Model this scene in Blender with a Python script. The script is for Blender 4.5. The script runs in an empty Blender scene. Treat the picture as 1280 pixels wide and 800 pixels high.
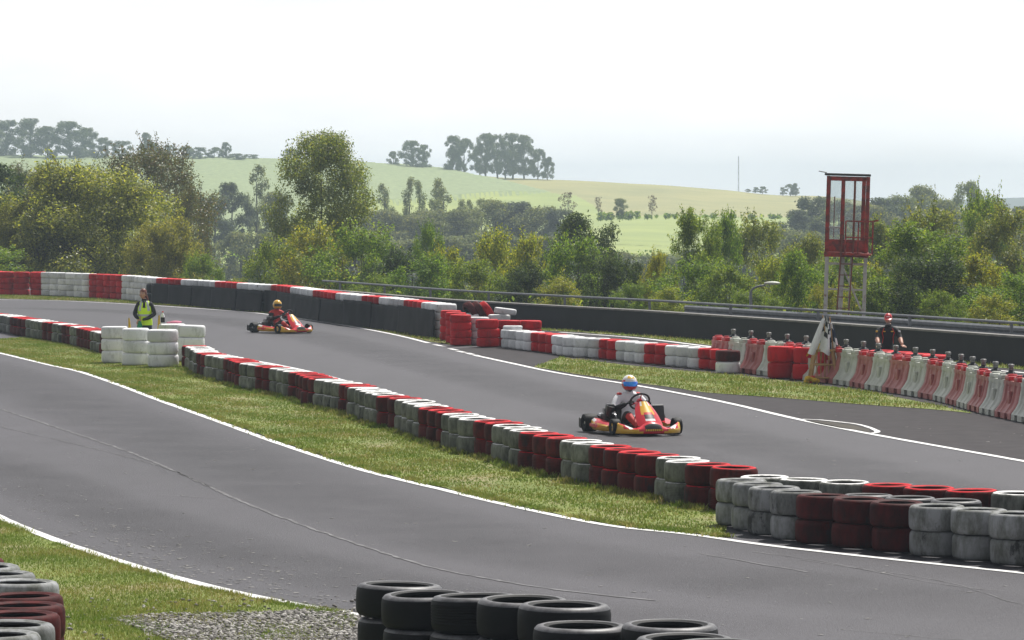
import bpy, bmesh, math, random
import numpy as np
from mathutils import Vector, Matrix, noise as mnoise
R = math.radians
random.seed(7)
rng = np.random.default_rng(11)
scene = bpy.context.scene
COL = scene.collection

# ------------------------------------------------------------------ camera
H = 3.6
F = 4700.0                      # focal length in units of a 1280-wide frame
YH = 251.0                      # height of the horizon in that frame
PITCH = math.atan((400 - YH) / F)
cam_d = bpy.data.cameras.new('camera')
cam = bpy.data.objects.new('camera', cam_d)
COL.objects.link(cam)
cam.location = (0, 0, H)
cam.rotation_euler = (R(90) - PITCH, 0, 0)
cam_d.sensor_width = 36
cam_d.lens = 36 * F / 1280
cam_d.clip_start = 0.5
cam_d.clip_end = 9000
scene.camera = cam
cp, sp = math.cos(PITCH), math.sin(PITCH)

def ray(x, y):
    u = (x - 640) / F
    v = (400 - y) / F
    return Vector((u, cp + v * sp, v * cp - sp))

def G(x, y, z=0.0):
    """survey: the point at height z seen at photo coordinates x, y"""
    d = ray(x, y)
    t = (z - H) / d.z
    return Vector((d.x * t, d.y * t, z))

def AT(x, y, D):
    d = ray(x, y)
    t = D / d.y
    return Vector((d.x * t, D, H + d.z * t))

def PX(p):
    """back from the place to photo coordinates"""
    v = Vector(p) - Vector((0, 0, H))
    dep = v.y * cp - v.z * sp
    up = v.y * sp + v.z * cp
    return 640 + F * v.x / dep, 400 - F * up / dep

def scl(y):
    return (y - YH) / H           # px per metre on the ground at row y

# ------------------------------------------------------------------ object helpers
def tag(o, label=None, cat=None, group=None, kind=None):
    if label: o['label'] = label
    if cat: o['category'] = cat
    if group: o['group'] = group
    if kind: o['kind'] = kind
    return o

def empty(name, loc=(0, 0, 0), rz=0.0):
    o = bpy.data.objects.new(name, None)
    COL.objects.link(o)
    o.location = loc
    o.rotation_euler = (0, 0, rz)
    o.empty_display_size = 0.2
    return o

def copy_tree(o, parent=None):
    c = o.copy()
    COL.objects.link(c)
    c.parent = parent
    for ch in list(o.children):
        copy_tree(ch, c)
    return c

def ordn(n):
    return ['zeroth', 'first', 'second', 'third', 'fourth', 'fifth', 'sixth', 'seventh', 'eighth', 'ninth', 'tenth',
            'eleventh', 'twelfth'][n] if n <= 12 else '%d%s' % (n, 'th' if 10 <= n % 100 <= 20 else {1: 'st', 2: 'nd', 3: 'rd'}.get(n % 10, 'th'))

class MB:
    def __init__(s):
        s.v = []; s.f = []; s.m = []
    def add(s, vs, fs, m=0, M=None):
        b = len(s.v)
        if M is not None:
            vs = [M @ Vector(p) for p in vs]
        s.v.extend([tuple(p) for p in vs])
        for f in fs:
            s.f.append(tuple(b + i for i in f)); s.m.append(m)
    def box(s, c, size, m=0, M=None, taper=1.0):
        x, y, z = size[0] / 2, size[1] / 2, size[2] / 2
        vs = [(c[0] + i * x * (taper if k > 0 else 1), c[1] + j * y * (taper if k > 0 else 1), c[2] + k * z) for k in (-1, 1) for j in (-1, 1) for i in (-1, 1)]
        s.add(vs, [(0, 2, 3, 1), (4, 5, 7, 6), (0, 1, 5, 4), (2, 6, 7, 3), (0, 4, 6, 2), (1, 3, 7, 5)], m, M)
    def rbox(s, c, size, r=0.01, m=0, M=None):
        bm = bmesh.new()
        bmesh.ops.create_cube(bm, size=1)
        for v in bm.verts:
            v.co = Vector((v.co.x * size[0], v.co.y * size[1], v.co.z * size[2]))
        bmesh.ops.bevel(bm, geom=list(bm.edges), offset=r, segments=2, affect='EDGES', profile=0.5)
        bm.verts.index_update()
        vs = [v.co + Vector(c) for v in bm.verts]
        fs = [[v.index for v in f.verts] for f in bm.faces]
        bm.free()
        s.add(vs, fs, m, M)
    def tube(s, path, rad, n=8, m=0, M=None, cap=True, closed=False):
        P = [Vector(p) for p in path]
        if not hasattr(rad, '__len__'): rad = [rad] * len(P)
        vs = []; L = len(P)
        up0 = None
        for i, p in enumerate(P):
            if closed: t = (P[(i + 1) % L] - P[i - 1])
            else: t = (P[min(i + 1, L - 1)] - P[max(i - 1, 0)])
            if t.length < 1e-9: t = Vector((0, 0, 1))
            t.normalize()
            if up0 is None:
                up0 = Vector((0, 0, 1)) if abs(t.z) < 0.9 else Vector((1, 0, 0))
            a = t.cross(up0)
            if a.length < 1e-6: a = t.cross(Vector((0, 1, 0.3)))
            a.normalize(); b = a.cross(t).normalized(); up0 = b
            for k in range(n):
                w = 2 * math.pi * k / n
                vs.append(p + (a * math.cos(w) + b * math.sin(w)) * rad[i])
        fs = []
        for i in range(L if closed else L - 1):
            j = (i + 1) % L
            for k in range(n):
                fs.append((i * n + k, i * n + (k + 1) % n, j * n + (k + 1) % n, j * n + k))
        if cap and not closed:
            fs.append(tuple(range(n))[::-1]); fs.append(tuple((L - 1) * n + k for k in range(n)))
        s.add(vs, fs, m, M)
    def lathe(s, prof, n=24, m=0, M=None, mats=None, closed=True):
        L = len(prof); vs = []; fs = []; ms = []
        for i in range(n):
            w = 2 * math.pi * i / n
            for r, z in prof:
                vs.append((r * math.cos(w), r * math.sin(w), z))
        for i in range(n):
            j = (i + 1) % n
            for k in range(L if closed else L - 1):
                l = (k + 1) % L
                fs.append((i * L + k, j * L + k, j * L + l, i * L + l)); ms.append(mats[k] if mats else m)
        b = len(s.v)
        if M is not None: vs = [M @ Vector(p) for p in vs]
        s.v.extend([tuple(p) for p in vs])
        for f, q in zip(fs, ms):
            s.f.append(tuple(b + a for a in f)); s.m.append(q)
    def ell(s, c, r, m=0, M=None, nu=14, nv=10):
        vs = []; fs = []
        for j in range(nv + 1):
            ph = math.pi * j / nv
            for i in range(nu):
                w = 2 * math.pi * i / nu
                vs.append((c[0] + r[0] * math.sin(ph) * math.cos(w), c[1] + r[1] * math.sin(ph) * math.sin(w), c[2] + r[2] * math.cos(ph)))
        for j in range(nv):
            for i in range(nu):
                k = (i + 1) % nu
                fs.append((j * nu + i, (j + 1) * nu + i, (j + 1) * nu + k, j * nu + k))
        s.add(vs, fs, m, M)
    def loft(s, secs, m=0, M=None, closed=True, cap=True, matf=None):
        n = len(secs[0]); b = len(s.v)
        for sec in secs:
            for p in sec:
                q = Vector(p) if M is None else M @ Vector(p)
                s.v.append(tuple(q))
        for i in range(len(secs) - 1):
            for k in range(n if closed else n - 1):
                l = (k + 1) % n
                s.f.append((b + i * n + k, b + i * n + l, b + (i + 1) * n + l, b + (i + 1) * n + k))
                s.m.append(matf(i, k) if matf else m)
        if cap and closed:
            s.f.append(tuple(b + k for k in range(n))[::-1]); s.m.append(m)
            s.f.append(tuple(b + (len(secs) - 1) * n + k for k in range(n))); s.m.append(m)
    def mesh(s, name, mats, smooth=True, angle=40):
        me = bpy.data.meshes.new(name)
        me.from_pydata(s.v, [], s.f)
        for q in mats: me.materials.append(q)
        me.polygons.foreach_set('material_index', s.m)
        bm = bmesh.new(); bm.from_mesh(me)
        bmesh.ops.recalc_face_normals(bm, faces=bm.faces)
        bm.to_mesh(me); bm.free()
        if smooth:
            me.polygons.foreach_set('use_smooth', [True] * len(me.polygons))
            try: me.set_sharp_from_angle(angle=R(angle))
            except Exception: pass
        me.update()
        return me
    def build(s, name, mats, parent=None, smooth=True, angle=40, loc=None, rot=None):
        if not isinstance(mats, (list, tuple)): mats = [mats]
        o = bpy.data.objects.new(name, s.mesh(name, mats, smooth, angle))
        COL.objects.link(o)
        if parent: o.parent = parent
        if loc is not None: o.location = loc
        if rot is not None: o.rotation_euler = rot
        return o

def np_mesh(name, V, Fq, mats, mi=None, smooth=False):
    """V (n,3), Fq (m,k) index array"""
    me = bpy.data.meshes.new(name)
    V = np.asarray(V, dtype=np.float32); Fq = np.asarray(Fq, dtype=np.int32)
    m, k = Fq.shape
    me.vertices.add(len(V)); me.vertices.foreach_set('co', V.ravel())
    me.loops.add(m * k); me.loops.foreach_set('vertex_index', Fq.ravel())
    me.polygons.add(m); me.polygons.foreach_set('loop_start', np.arange(0, m * k, k, dtype=np.int32))
    try: me.polygons.foreach_set('loop_total', np.full(m, k, dtype=np.int32))
    except Exception: pass
    for q in mats: me.materials.append(q)
    if mi is not None: me.polygons.foreach_set('material_index', np.asarray(mi, dtype=np.int32))
    me.update(calc_edges=True)
    me.validate()
    if smooth: me.polygons.foreach_set('use_smooth', [True] * len(me.polygons))
    return me

def link(name, me, parent=None, loc=None):
    o = bpy.data.objects.new(name, me)
    COL.objects.link(o)
    if parent: o.parent = parent
    if loc is not None: o.location = loc
    return o

# ------------------------------------------------------------------ materials
def new_mat(name):
    m = bpy.data.materials.new(name); m.use_nodes = True
    nt = m.node_tree; nt.nodes.clear()
    out = nt.nodes.new('ShaderNodeOutputMaterial')
    return m, nt, out
def N(nt, t, **kw):
    n = nt.nodes.new(t)
    for k, v in kw.items():
        if k in n.inputs.keys(): n.inputs[k].default_value = v
        else: setattr(n, k, v)
    return n
def c4(c): return (c[0], c[1], c[2], 1.0)

def noise_col(nt, c1, c2, scale, detail=6, coord='Object', lo=0.35, hi=0.65, rnd=False, rough=0.6, stretch=None):
    tc = nt.nodes.new('ShaderNodeTexCoord')
    src = tc.outputs[coord]
    if stretch:
        mp = nt.nodes.new('ShaderNodeMapping'); mp.inputs['Scale'].default_value = stretch
        nt.links.new(src, mp.inputs[0]); src = mp.outputs[0]
    if rnd:
        oi = nt.nodes.new('ShaderNodeObjectInfo')
        ml = nt.nodes.new('ShaderNodeMath'); ml.operation = 'MULTIPLY'; ml.inputs[1].default_value = 57.0
        nt.links.new(oi.outputs['Random'], ml.inputs[0])
        va = nt.nodes.new('ShaderNodeVectorMath'); va.operation = 'ADD'
        nt.links.new(src, va.inputs[0]); nt.links.new(ml.outputs[0], va.inputs[1]); src = va.outputs[0]
    ns = nt.nodes.new('ShaderNodeTexNoise')
    ns.inputs['Scale'].default_value = scale; ns.inputs['Detail'].default_value = detail; ns.inputs['Roughness'].default_value = rough
    nt.links.new(src, ns.inputs['Vector'])
    rp = nt.nodes.new('ShaderNodeValToRGB')
    rp.color_ramp.elements[0].position = lo; rp.color_ramp.elements[0].color = c4(c1)
    rp.color_ramp.elements[1].position = hi; rp.color_ramp.elements[1].color = c4(c2)
    nt.links.new(ns.outputs[0], rp.inputs[0])
    return rp.outputs[0], ns.outputs[0], src

def mixc(nt, a, b, fac, mode='MIX'):
    m = nt.nodes.new('ShaderNodeMix'); m.data_type = 'RGBA'; m.blend_type = mode
    if isinstance(fac, float): m.inputs[0].default_value = fac
    else: nt.links.new(fac, m.inputs[0])
    for i, q in ((6, a), (7, b)):
        if isinstance(q, tuple): m.inputs[i].default_value = c4(q)
        else: nt.links.new(q, m.inputs[i])
    return m.outputs[2]

def simple(name, c, rough=0.5, metal=0.0, c2=None, scale=8, bump=0.0, spec=0.5, coat=0.0, lo=0.35, hi=0.65, rnd=False):
    m, nt, out = new_mat(name)
    b = N(nt, 'ShaderNodeBsdfPrincipled')
    b.inputs['Roughness'].default_value = rough; b.inputs['Metallic'].default_value = metal
    b.inputs['Specular IOR Level'].default_value = spec
    b.inputs['Coat Weight'].default_value = coat
    c2 = c2 or tuple(x * 0.8 for x in c)
    col, fac, src = noise_col(nt, c2, c, scale, lo=lo, hi=hi, rnd=rnd)
    nt.links.new(col, b.inputs['Base Color'])
    if bump:
        bp = nt.nodes.new('ShaderNodeBump'); bp.inputs['Strength'].default_value = bump; bp.inputs['Distance'].default_value = 0.01
        nt.links.new(fac, bp.inputs['Height']); nt.links.new(bp.outputs[0], b.inputs['Normal'])
    nt.links.new(b.outputs[0], out.inputs[0])
    return m

def asphalt():
    m, nt, out = new_mat('asphalt')
    b = N(nt, 'ShaderNodeBsdfPrincipled')
    c1, f1, _ = noise_col(nt, (0.054, 0.052, 0.060), (0.063, 0.060, 0.070), 0.12, detail=5, stretch=(1, 0.35, 1), lo=0.38, hi=0.62)
    c2, f2, _ = noise_col(nt, (0.78, 0.78, 0.78), (1.22, 1.22, 1.22), 42, detail=5, lo=0.36, hi=0.64, rough=0.85, stretch=(1, 0.16, 1))
    c3 = mixc(nt, c1, c2, 1.0, 'MULTIPLY')
    cb, fb, _ = noise_col(nt, (0.94, 0.94, 0.945), (1.05, 1.05, 1.05), 1.7, detail=7, lo=0.36, hi=0.64, stretch=(1, 0.5, 1))
    c3 = mixc(nt, c3, cb, 1.0, 'MULTIPLY')
    # driven-in rubber streaks along the track
    c4_, f4, _ = noise_col(nt, (0.90, 0.90, 0.905), (1.0, 1.0, 1.0), 0.9, detail=6, stretch=(1.2, 0.16, 1), lo=0.35, hi=0.55)
    c5 = mixc(nt, c3, c4_, 0.8, 'MULTIPLY')
    # pale specks
    c6, f6, _ = noise_col(nt, (0, 0, 0), (1, 1, 1), 26, detail=2, lo=0.73, hi=0.76)
    c7 = mixc(nt, c5, (0.16, 0.155, 0.15), 0.5)
    mx = nt.nodes.new('ShaderNodeMix'); mx.data_type = 'RGBA'
    nt.links.new(c6, mx.inputs[0]); nt.links.new(c5, mx.inputs[6]); nt.links.new(c7, mx.inputs[7])
    nt.links.new(mx.outputs[2], b.inputs['Base Color'])
    b.inputs['Roughness'].default_value = 0.60
    b.inputs['Specular IOR Level'].default_value = 0.27
    bp = nt.nodes.new('ShaderNodeBump'); bp.inputs['Strength'].default_value = 0.8; bp.inputs['Distance'].default_value = 0.008
    nt.links.new(f2, bp.inputs['Height']); nt.links.new(bp.outputs[0], b.inputs['Normal'])
    nt.links.new(b.outputs[0], out.inputs[0])
    return m

def grass_mat(name, a, bcol, dry, sc=0.5):
    m, nt, out = new_mat(name)
    b = N(nt, 'ShaderNodeBsdfPrincipled')
    c1, f, _ = noise_col(nt, a, bcol, sc, detail=6, lo=0.35, hi=0.65)
    c2, f2, _ = noise_col(nt, (0, 0, 0), (1, 1, 1), 1.3, detail=7, lo=0.50, hi=0.68, stretch=(1, 0.5, 1))
    mx = nt.nodes.new('ShaderNodeMix'); mx.data_type = 'RGBA'
    nt.links.new(c2, mx.inputs[0]); nt.links.new(c1, mx.inputs[6]); mx.inputs[7].default_value = c4(dry)
    c3, f3, _ = noise_col(nt, (0.3, 0.3, 0.3), (0.7, 0.7, 0.7), 40, detail=3)
    c4_ = mixc(nt, mx.outputs[2], c3, 0.6, 'OVERLAY')
    nt.links.new(c4_, b.inputs['Base Color'])
    b.inputs['Roughness'].default_value = 0.75; b.inputs['Specular IOR Level'].default_value = 0.2
    nt.links.new(b.outputs[0], out.inputs[0])
    return m

def blade_mat():
    m, nt, out = new_mat('grass_blades')
    g = nt.nodes.new('ShaderNodeNewGeometry')
    rp = nt.nodes.new('ShaderNodeValToRGB')
    e = rp.color_ramp.elements
    e[0].position = 0; e[0].color = (0.14, 0.195, 0.035, 1); e[1].position = 1; e[1].color = (0.42, 0.38, 0.19, 1)
    k = e.new(0.35); k.color = (0.205, 0.27, 0.05, 1); k = e.new(0.8); k.color = (0.30, 0.325, 0.085, 1)
    nt.links.new(g.outputs['Random Per Island'], rp.inputs[0])
    c2, f2, _ = noise_col(nt, (0.75, 0.9, 0.7), (1.25, 1.05, 1.2), 0.9, detail=5, lo=0.4, hi=0.62)
    col = mixc(nt, rp.outputs[0], c2, 1.0, 'MULTIPLY')
    d = nt.nodes.new('ShaderNodeBsdfDiffuse'); t = nt.nodes.new('ShaderNodeBsdfTranslucent')
    nt.links.new(col, d.inputs[0]); nt.links.new(col, t.inputs[0])
    ms = nt.nodes.new('ShaderNodeMixShader'); ms.inputs[0].default_value = 0.4
    nt.links.new(d.outputs[0], ms.inputs[1]); nt.links.new(t.outputs[0], ms.inputs[2])
    nt.links.new(ms.outputs[0], out.inputs[0])
    return m

def leaf_mat(name, cols, trans=0.45, gloss=0.06, rough=0.35):
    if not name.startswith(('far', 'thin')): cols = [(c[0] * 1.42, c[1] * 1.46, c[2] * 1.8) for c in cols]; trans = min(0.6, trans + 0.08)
    m, nt, out = new_mat(name)
    g = nt.nodes.new('ShaderNodeNewGeometry')
    rp = nt.nodes.new('ShaderNodeValToRGB')
    e = rp.color_ramp.elements
    e[0].position = 0; e[0].color = c4(cols[0]); e[1].position = 1; e[1].color = c4(cols[-1])
    for i, c in enumerate(cols[1:-1]):
        k = e.new((i + 1) / (len(cols) - 1)); k.color = c4(c)
    nt.links.new(g.outputs['Random Per Island'], rp.inputs[0])
    oi = nt.nodes.new('ShaderNodeObjectInfo')
    hs = nt.nodes.new('ShaderNodeHueSaturation')
    mr = nt.nodes.new('ShaderNodeMapRange'); mr.inputs[3].default_value = 0.488; mr.inputs[4].default_value = 0.512
    nt.links.new(oi.outputs['Random'], mr.inputs[0]); nt.links.new(mr.outputs[0], hs.inputs['Hue'])
    nt.links.new(rp.outputs[0], hs.inputs['Color'])
    d = nt.nodes.new('ShaderNodeBsdfDiffuse'); t = nt.nodes.new('ShaderNodeBsdfTranslucent')
    gl = nt.nodes.new('ShaderNodeBsdfGlossy'); gl.inputs['Roughness'].default_value = rough
    nt.links.new(hs.outputs[0], d.inputs[0])
    br = nt.nodes.new('ShaderNodeMix'); br.data_type = 'RGBA'; br.blend_type = 'MULTIPLY'; br.inputs[0].default_value = 1
    br.inputs[7].default_value = (1.5, 1.45, 0.7, 1)
    nt.links.new(hs.outputs[0], br.inputs[6]); nt.links.new(br.outputs[2], t.inputs[0])
    ms = nt.nodes.new('ShaderNodeMixShader'); ms.inputs[0].default_value = trans
    nt.links.new(d.outputs[0], ms.inputs[1]); nt.links.new(t.outputs[0], ms.inputs[2])
    m2 = nt.nodes.new('ShaderNodeMixShader'); m2.inputs[0].default_value = gloss
    nt.links.new(ms.outputs[0], m2.inputs[1]); nt.links.new(gl.outputs[0], m2.inputs[2])
    nt.links.new(m2.outputs[0], out.inputs[0])
    return m

def tyre_paint(name, top, side, grime, rubber=(0.02, 0.02, 0.021), fresh=0.72, amt=0.5, rough=0.55):
    """paint brushed onto a tyre: the tread is weathered and scuffed, the upper sidewall was repainted"""
    m, nt, out = new_mat(name)
    b = N(nt, 'ShaderNodeBsdfPrincipled')
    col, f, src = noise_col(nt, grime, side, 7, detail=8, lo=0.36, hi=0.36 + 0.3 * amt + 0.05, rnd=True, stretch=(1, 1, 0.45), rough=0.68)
    # black scuffs
    n2 = nt.nodes.new('ShaderNodeTexNoise'); n2.inputs['Scale'].default_value = 3.2; n2.inputs['Detail'].default_value = 9; n2.inputs['Roughness'].default_value = 0.72
    nt.links.new(src, n2.inputs['Vector'])
    r2 = nt.nodes.new('ShaderNodeValToRGB'); r2.color_ramp.elements[0].position = 0.585 if 'dull' in name or 'painted' in name else 0.64; r2.color_ramp.elements[1].position = r2.color_ramp.elements[0].position + 0.06
    r2.color_ramp.elements[0].color = (0, 0, 0, 1); r2.color_ramp.elements[1].color = (0.85, 0.85, 0.85, 1)
    nt.links.new(n2.outputs[0], r2.inputs[0])
    mx = nt.nodes.new('ShaderNodeMix'); mx.data_type = 'RGBA'
    nt.links.new(r2.outputs[0], mx.inputs[0]); nt.links.new(col, mx.inputs[6]); mx.inputs[7].default_value = c4(rubber)
    # object to object change of tone
    oi = nt.nodes.new('ShaderNodeObjectInfo')
    mr = nt.nodes.new('ShaderNodeMapRange'); mr.inputs[3].default_value = 0.72; mr.inputs[4].default_value = 1.12
    tr = nt.nodes.new('ShaderNodeAttribute'); tr.attribute_name = 'tone'
    fr = nt.nodes.new('ShaderNodeMath'); fr.operation = 'ADD'; nt.links.new(oi.outputs['Random'], fr.inputs[0]); nt.links.new(tr.outputs['Fac'], fr.inputs[1])
    fc = nt.nodes.new('ShaderNodeMath'); fc.operation = 'FRACT'; nt.links.new(fr.outputs[0], fc.inputs[0])
    nt.links.new(fc.outputs[0], mr.inputs[0])
    cm = nt.nodes.new('ShaderNodeVectorMath'); cm.operation = 'SCALE'
    nt.links.new(mx.outputs[2], cm.inputs[0]); nt.links.new(mr.outputs[0], cm.inputs['Scale'])
    # top coat on the upper rim, with an uneven brushed edge
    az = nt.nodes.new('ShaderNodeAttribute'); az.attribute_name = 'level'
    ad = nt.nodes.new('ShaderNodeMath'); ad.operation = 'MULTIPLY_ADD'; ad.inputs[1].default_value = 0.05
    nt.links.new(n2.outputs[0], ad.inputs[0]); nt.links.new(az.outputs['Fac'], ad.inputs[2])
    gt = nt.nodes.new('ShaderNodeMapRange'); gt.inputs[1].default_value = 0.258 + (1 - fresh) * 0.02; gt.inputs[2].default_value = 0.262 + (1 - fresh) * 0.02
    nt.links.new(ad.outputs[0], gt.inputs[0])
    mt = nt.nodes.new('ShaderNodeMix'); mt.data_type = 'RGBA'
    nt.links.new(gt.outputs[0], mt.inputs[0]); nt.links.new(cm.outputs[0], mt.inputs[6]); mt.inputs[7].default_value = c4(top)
    nt.links.new(mt.outputs[2], b.inputs['Base Color'])
    b.inputs['Roughness'].default_value = rough + 0.12; b.inputs['Specular IOR Level'].default_value = 0.12
    bp = nt.nodes.new('ShaderNodeBump'); bp.inputs['Strength'].default_value = 0.35; bp.inputs['Distance'].default_value = 0.01
    nt.links.new(f, bp.inputs['Height']); nt.links.new(bp.outputs[0], b.inputs['Normal'])
    nt.links.new(b.outputs[0], out.inputs[0])
    return m

M = {}
M['asphalt'] = asphalt()
M['runoff'] = simple('old_asphalt', (0.052, 0.047, 0.050), 0.85, c2=(0.036, 0.032, 0.034), scale=3, bump=0.3, spec=0.15)
M['white_line'] = simple('line_paint', (0.78, 0.78, 0.78), 0.5, c2=(0.62, 0.62, 0.60), scale=5, lo=0.3, hi=0.5)
M['seam'] = simple('seam_filler', (0.15, 0.148, 0.155), 0.7, c2=(0.06, 0.058, 0.062), scale=3, lo=0.42, hi=0.58)
M['grass'] = grass_mat('turf', (0.125, 0.165, 0.03), (0.185, 0.22, 0.045), (0.25, 0.22, 0.11))
M['verge'] = grass_mat('dry_turf', (0.10, 0.11, 0.025), (0.15, 0.15, 0.04), (0.19, 0.14, 0.07), 1.5)
M['blades'] = blade_mat()
M['soil'] = simple('soil', (0.07, 0.06, 0.045), 0.95, c2=(0.035, 0.032, 0.026), scale=2)
M['wood_floor'] = simple('scrub_ground', (0.05, 0.06, 0.025), 0.95, c2=(0.03, 0.035, 0.018), scale=0.2)
M['gravel'] = simple('gravel_stone', (0.34, 0.32, 0.30), 0.85, c2=(0.13, 0.125, 0.12), scale=9, rnd=False, lo=0.42, hi=0.56)
M['fieldA'] = simple('maize_field', (0.28, 0.34, 0.15), 0.9, c2=(0.15, 0.20, 0.085), scale=0.8)
M['fieldB'] = simple('meadow_field', (0.31, 0.36, 0.09), 0.9, c2=(0.22, 0.28, 0.075), scale=0.04)
M['fieldC'] = simple('pasture_field', (0.33, 0.305, 0.115), 0.9, c2=(0.23, 0.235, 0.09), scale=0.05)
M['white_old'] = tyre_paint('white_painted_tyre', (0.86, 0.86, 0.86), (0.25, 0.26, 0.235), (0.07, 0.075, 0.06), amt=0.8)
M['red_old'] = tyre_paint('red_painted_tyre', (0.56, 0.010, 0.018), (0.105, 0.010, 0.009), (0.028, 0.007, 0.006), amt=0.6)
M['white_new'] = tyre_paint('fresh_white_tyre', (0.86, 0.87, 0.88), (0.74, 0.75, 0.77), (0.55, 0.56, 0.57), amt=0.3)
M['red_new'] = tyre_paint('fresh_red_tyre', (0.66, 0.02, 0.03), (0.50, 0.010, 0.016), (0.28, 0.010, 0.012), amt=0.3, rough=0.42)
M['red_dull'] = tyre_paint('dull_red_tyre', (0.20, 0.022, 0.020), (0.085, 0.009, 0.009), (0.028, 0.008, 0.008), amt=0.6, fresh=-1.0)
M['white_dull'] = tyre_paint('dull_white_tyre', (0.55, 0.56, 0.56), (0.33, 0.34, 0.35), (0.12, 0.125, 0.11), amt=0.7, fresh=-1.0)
M['black_tyre'] = simple('black_rubber', (0.009, 0.009, 0.010), 0.62, c2=(0.005, 0.006, 0.007), scale=9, bump=0.15, spec=0.18)
M['black_highlight'] = simple('rim_highlight_rubber', (0.13, 0.13, 0.14), 0.5, c2=(0.05, 0.05, 0.055), scale=20, bump=0.1)  # grey of the light catching the tyre rim, painted as colour
M['inner'] = simple('inner_rubber', (0.012, 0.012, 0.012), 0.8)
M['belt'] = simple('conveyor_rubber', (0.020, 0.020, 0.022), 0.8, c2=(0.006, 0.006, 0.007), scale=1.6, bump=0.3, lo=0.35, hi=0.72, spec=0.2)
M['wall'] = simple('dark_concrete', (0.018, 0.018, 0.019), 0.9, c2=(0.010, 0.010, 0.011), scale=1.3, bump=0.3)
M['cap'] = simple('grey_coping', (0.22, 0.21, 0.20), 0.8, c2=(0.12, 0.115, 0.11), scale=3)
M['steel'] = simple('galvanised_steel', (0.25, 0.265, 0.28), 0.55, metal=0.4, c2=(0.17, 0.18, 0.195), scale=6)
M['plastic_red'] = simple('faded_red_plastic', (0.50, 0.175, 0.16), 0.5, c2=(0.36, 0.10, 0.09), scale=5, rnd=True)
M['plastic_red_cap'] = simple('red_plastic', (0.58, 0.02, 0.03), 0.4)
M['plastic_white'] = simple('white_plastic', (0.60, 0.62, 0.56), 0.5, c2=(0.46, 0.48, 0.42), scale=5, rnd=True)
M['plastic_black'] = simple('black_plastic', (0.02, 0.02, 0.022), 0.4)
M['knob_grey'] = simple('grey_knob', (0.30, 0.30, 0.29), 0.35, metal=0.3, c2=(0.12, 0.12, 0.12), scale=14)
M['tower_red'] = simple('rusty_red_paint', (0.42, 0.035, 0.022), 0.6, c2=(0.14, 0.025, 0.016), scale=6, lo=0.4, hi=0.6)
M['tower_leg'] = simple('rusted_white_steel', (0.55, 0.53, 0.50), 0.7, c2=(0.28, 0.16, 0.11), scale=5, lo=0.30, hi=0.42)
M['rust'] = simple('rust', (0.26, 0.10, 0.06), 0.85, c2=(0.14, 0.05, 0.035), scale=9)
M['dark_metal'] = simple('dark_metal', (0.035, 0.033, 0.032), 0.5, metal=0.3)
M['wood'] = simple('pale_wood', (0.50, 0.31, 0.14), 0.6, c2=(0.36, 0.20, 0.085), scale=10)
M['bark'] = simple('bark', (0.085, 0.07, 0.055), 0.9, c2=(0.035, 0.03, 0.024), scale=6, bump=0.5)
M['skin'] = simple('skin', (0.56, 0.31, 0.22), 0.5, c2=(0.50, 0.26, 0.18), scale=10)
M['hair_red'] = simple('auburn_hair', (0.19, 0.05, 0.025), 0.5, c2=(0.10, 0.025, 0.015), scale=40)
M['hair_grey'] = simple('grey_hair', (0.30, 0.29, 0.28), 0.6, c2=(0.2, 0.2, 0.2), scale=40)
M['black_cloth'] = simple('black_cloth', (0.016, 0.016, 0.019), 0.8, c2=(0.010, 0.010, 0.012), scale=12)
M['navy_cloth'] = simple('navy_cloth', (0.02, 0.035, 0.075), 0.8)
M['red_cloth'] = simple('red_cloth', (0.58, 0.03, 0.025), 0.7)
M['white_cloth'] = simple('white_cloth', (0.84, 0.84, 0.87), 0.75, c2=(0.72, 0.72, 0.76), scale=9)
M['silver_cloth'] = simple('silver_band', (0.55, 0.57, 0.62), 0.4)
M['hivis'] = simple('hi_vis_yellow', (0.72, 0.98, 0.02), 0.6, c2=(0.60, 0.92, 0.02), scale=8)
M['green_cloth'] = simple('green_cloth', (0.01, 0.22, 0.09), 0.75)
M['yellow_cloth'] = simple('yellow_cloth', (0.80, 0.50, 0.03), 0.7)
M['kart_red'] = simple('red_bodywork', (0.68, 0.022, 0.040), 0.28, coat=0.4, c2=(0.62, 0.02, 0.035))
M['kart_yellow'] = simple('yellow_bodywork', (0.80, 0.47, 0.045), 0.3, coat=0.4, c2=(0.75, 0.42, 0.04))
M['kart_white'] = simple('white_bodywork', (0.80, 0.79, 0.79), 0.3, coat=0.3, c2=(0.76, 0.76, 0.76))
M['kart_black'] = simple('black_bodywork', (0.015, 0.015, 0.017), 0.35)
M['chrome'] = simple('bare_metal', (0.55, 0.55, 0.56), 0.25, metal=0.9)
M['visor_blue'] = simple('blue_mirror_visor', (0.06, 0.42, 0.95), 0.12, metal=0.4, c2=(0.03, 0.16, 0.85), scale=5)
M['visor_dark'] = simple('dark_visor', (0.012, 0.012, 0.014), 0.1)
M['glass'] = None
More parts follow.
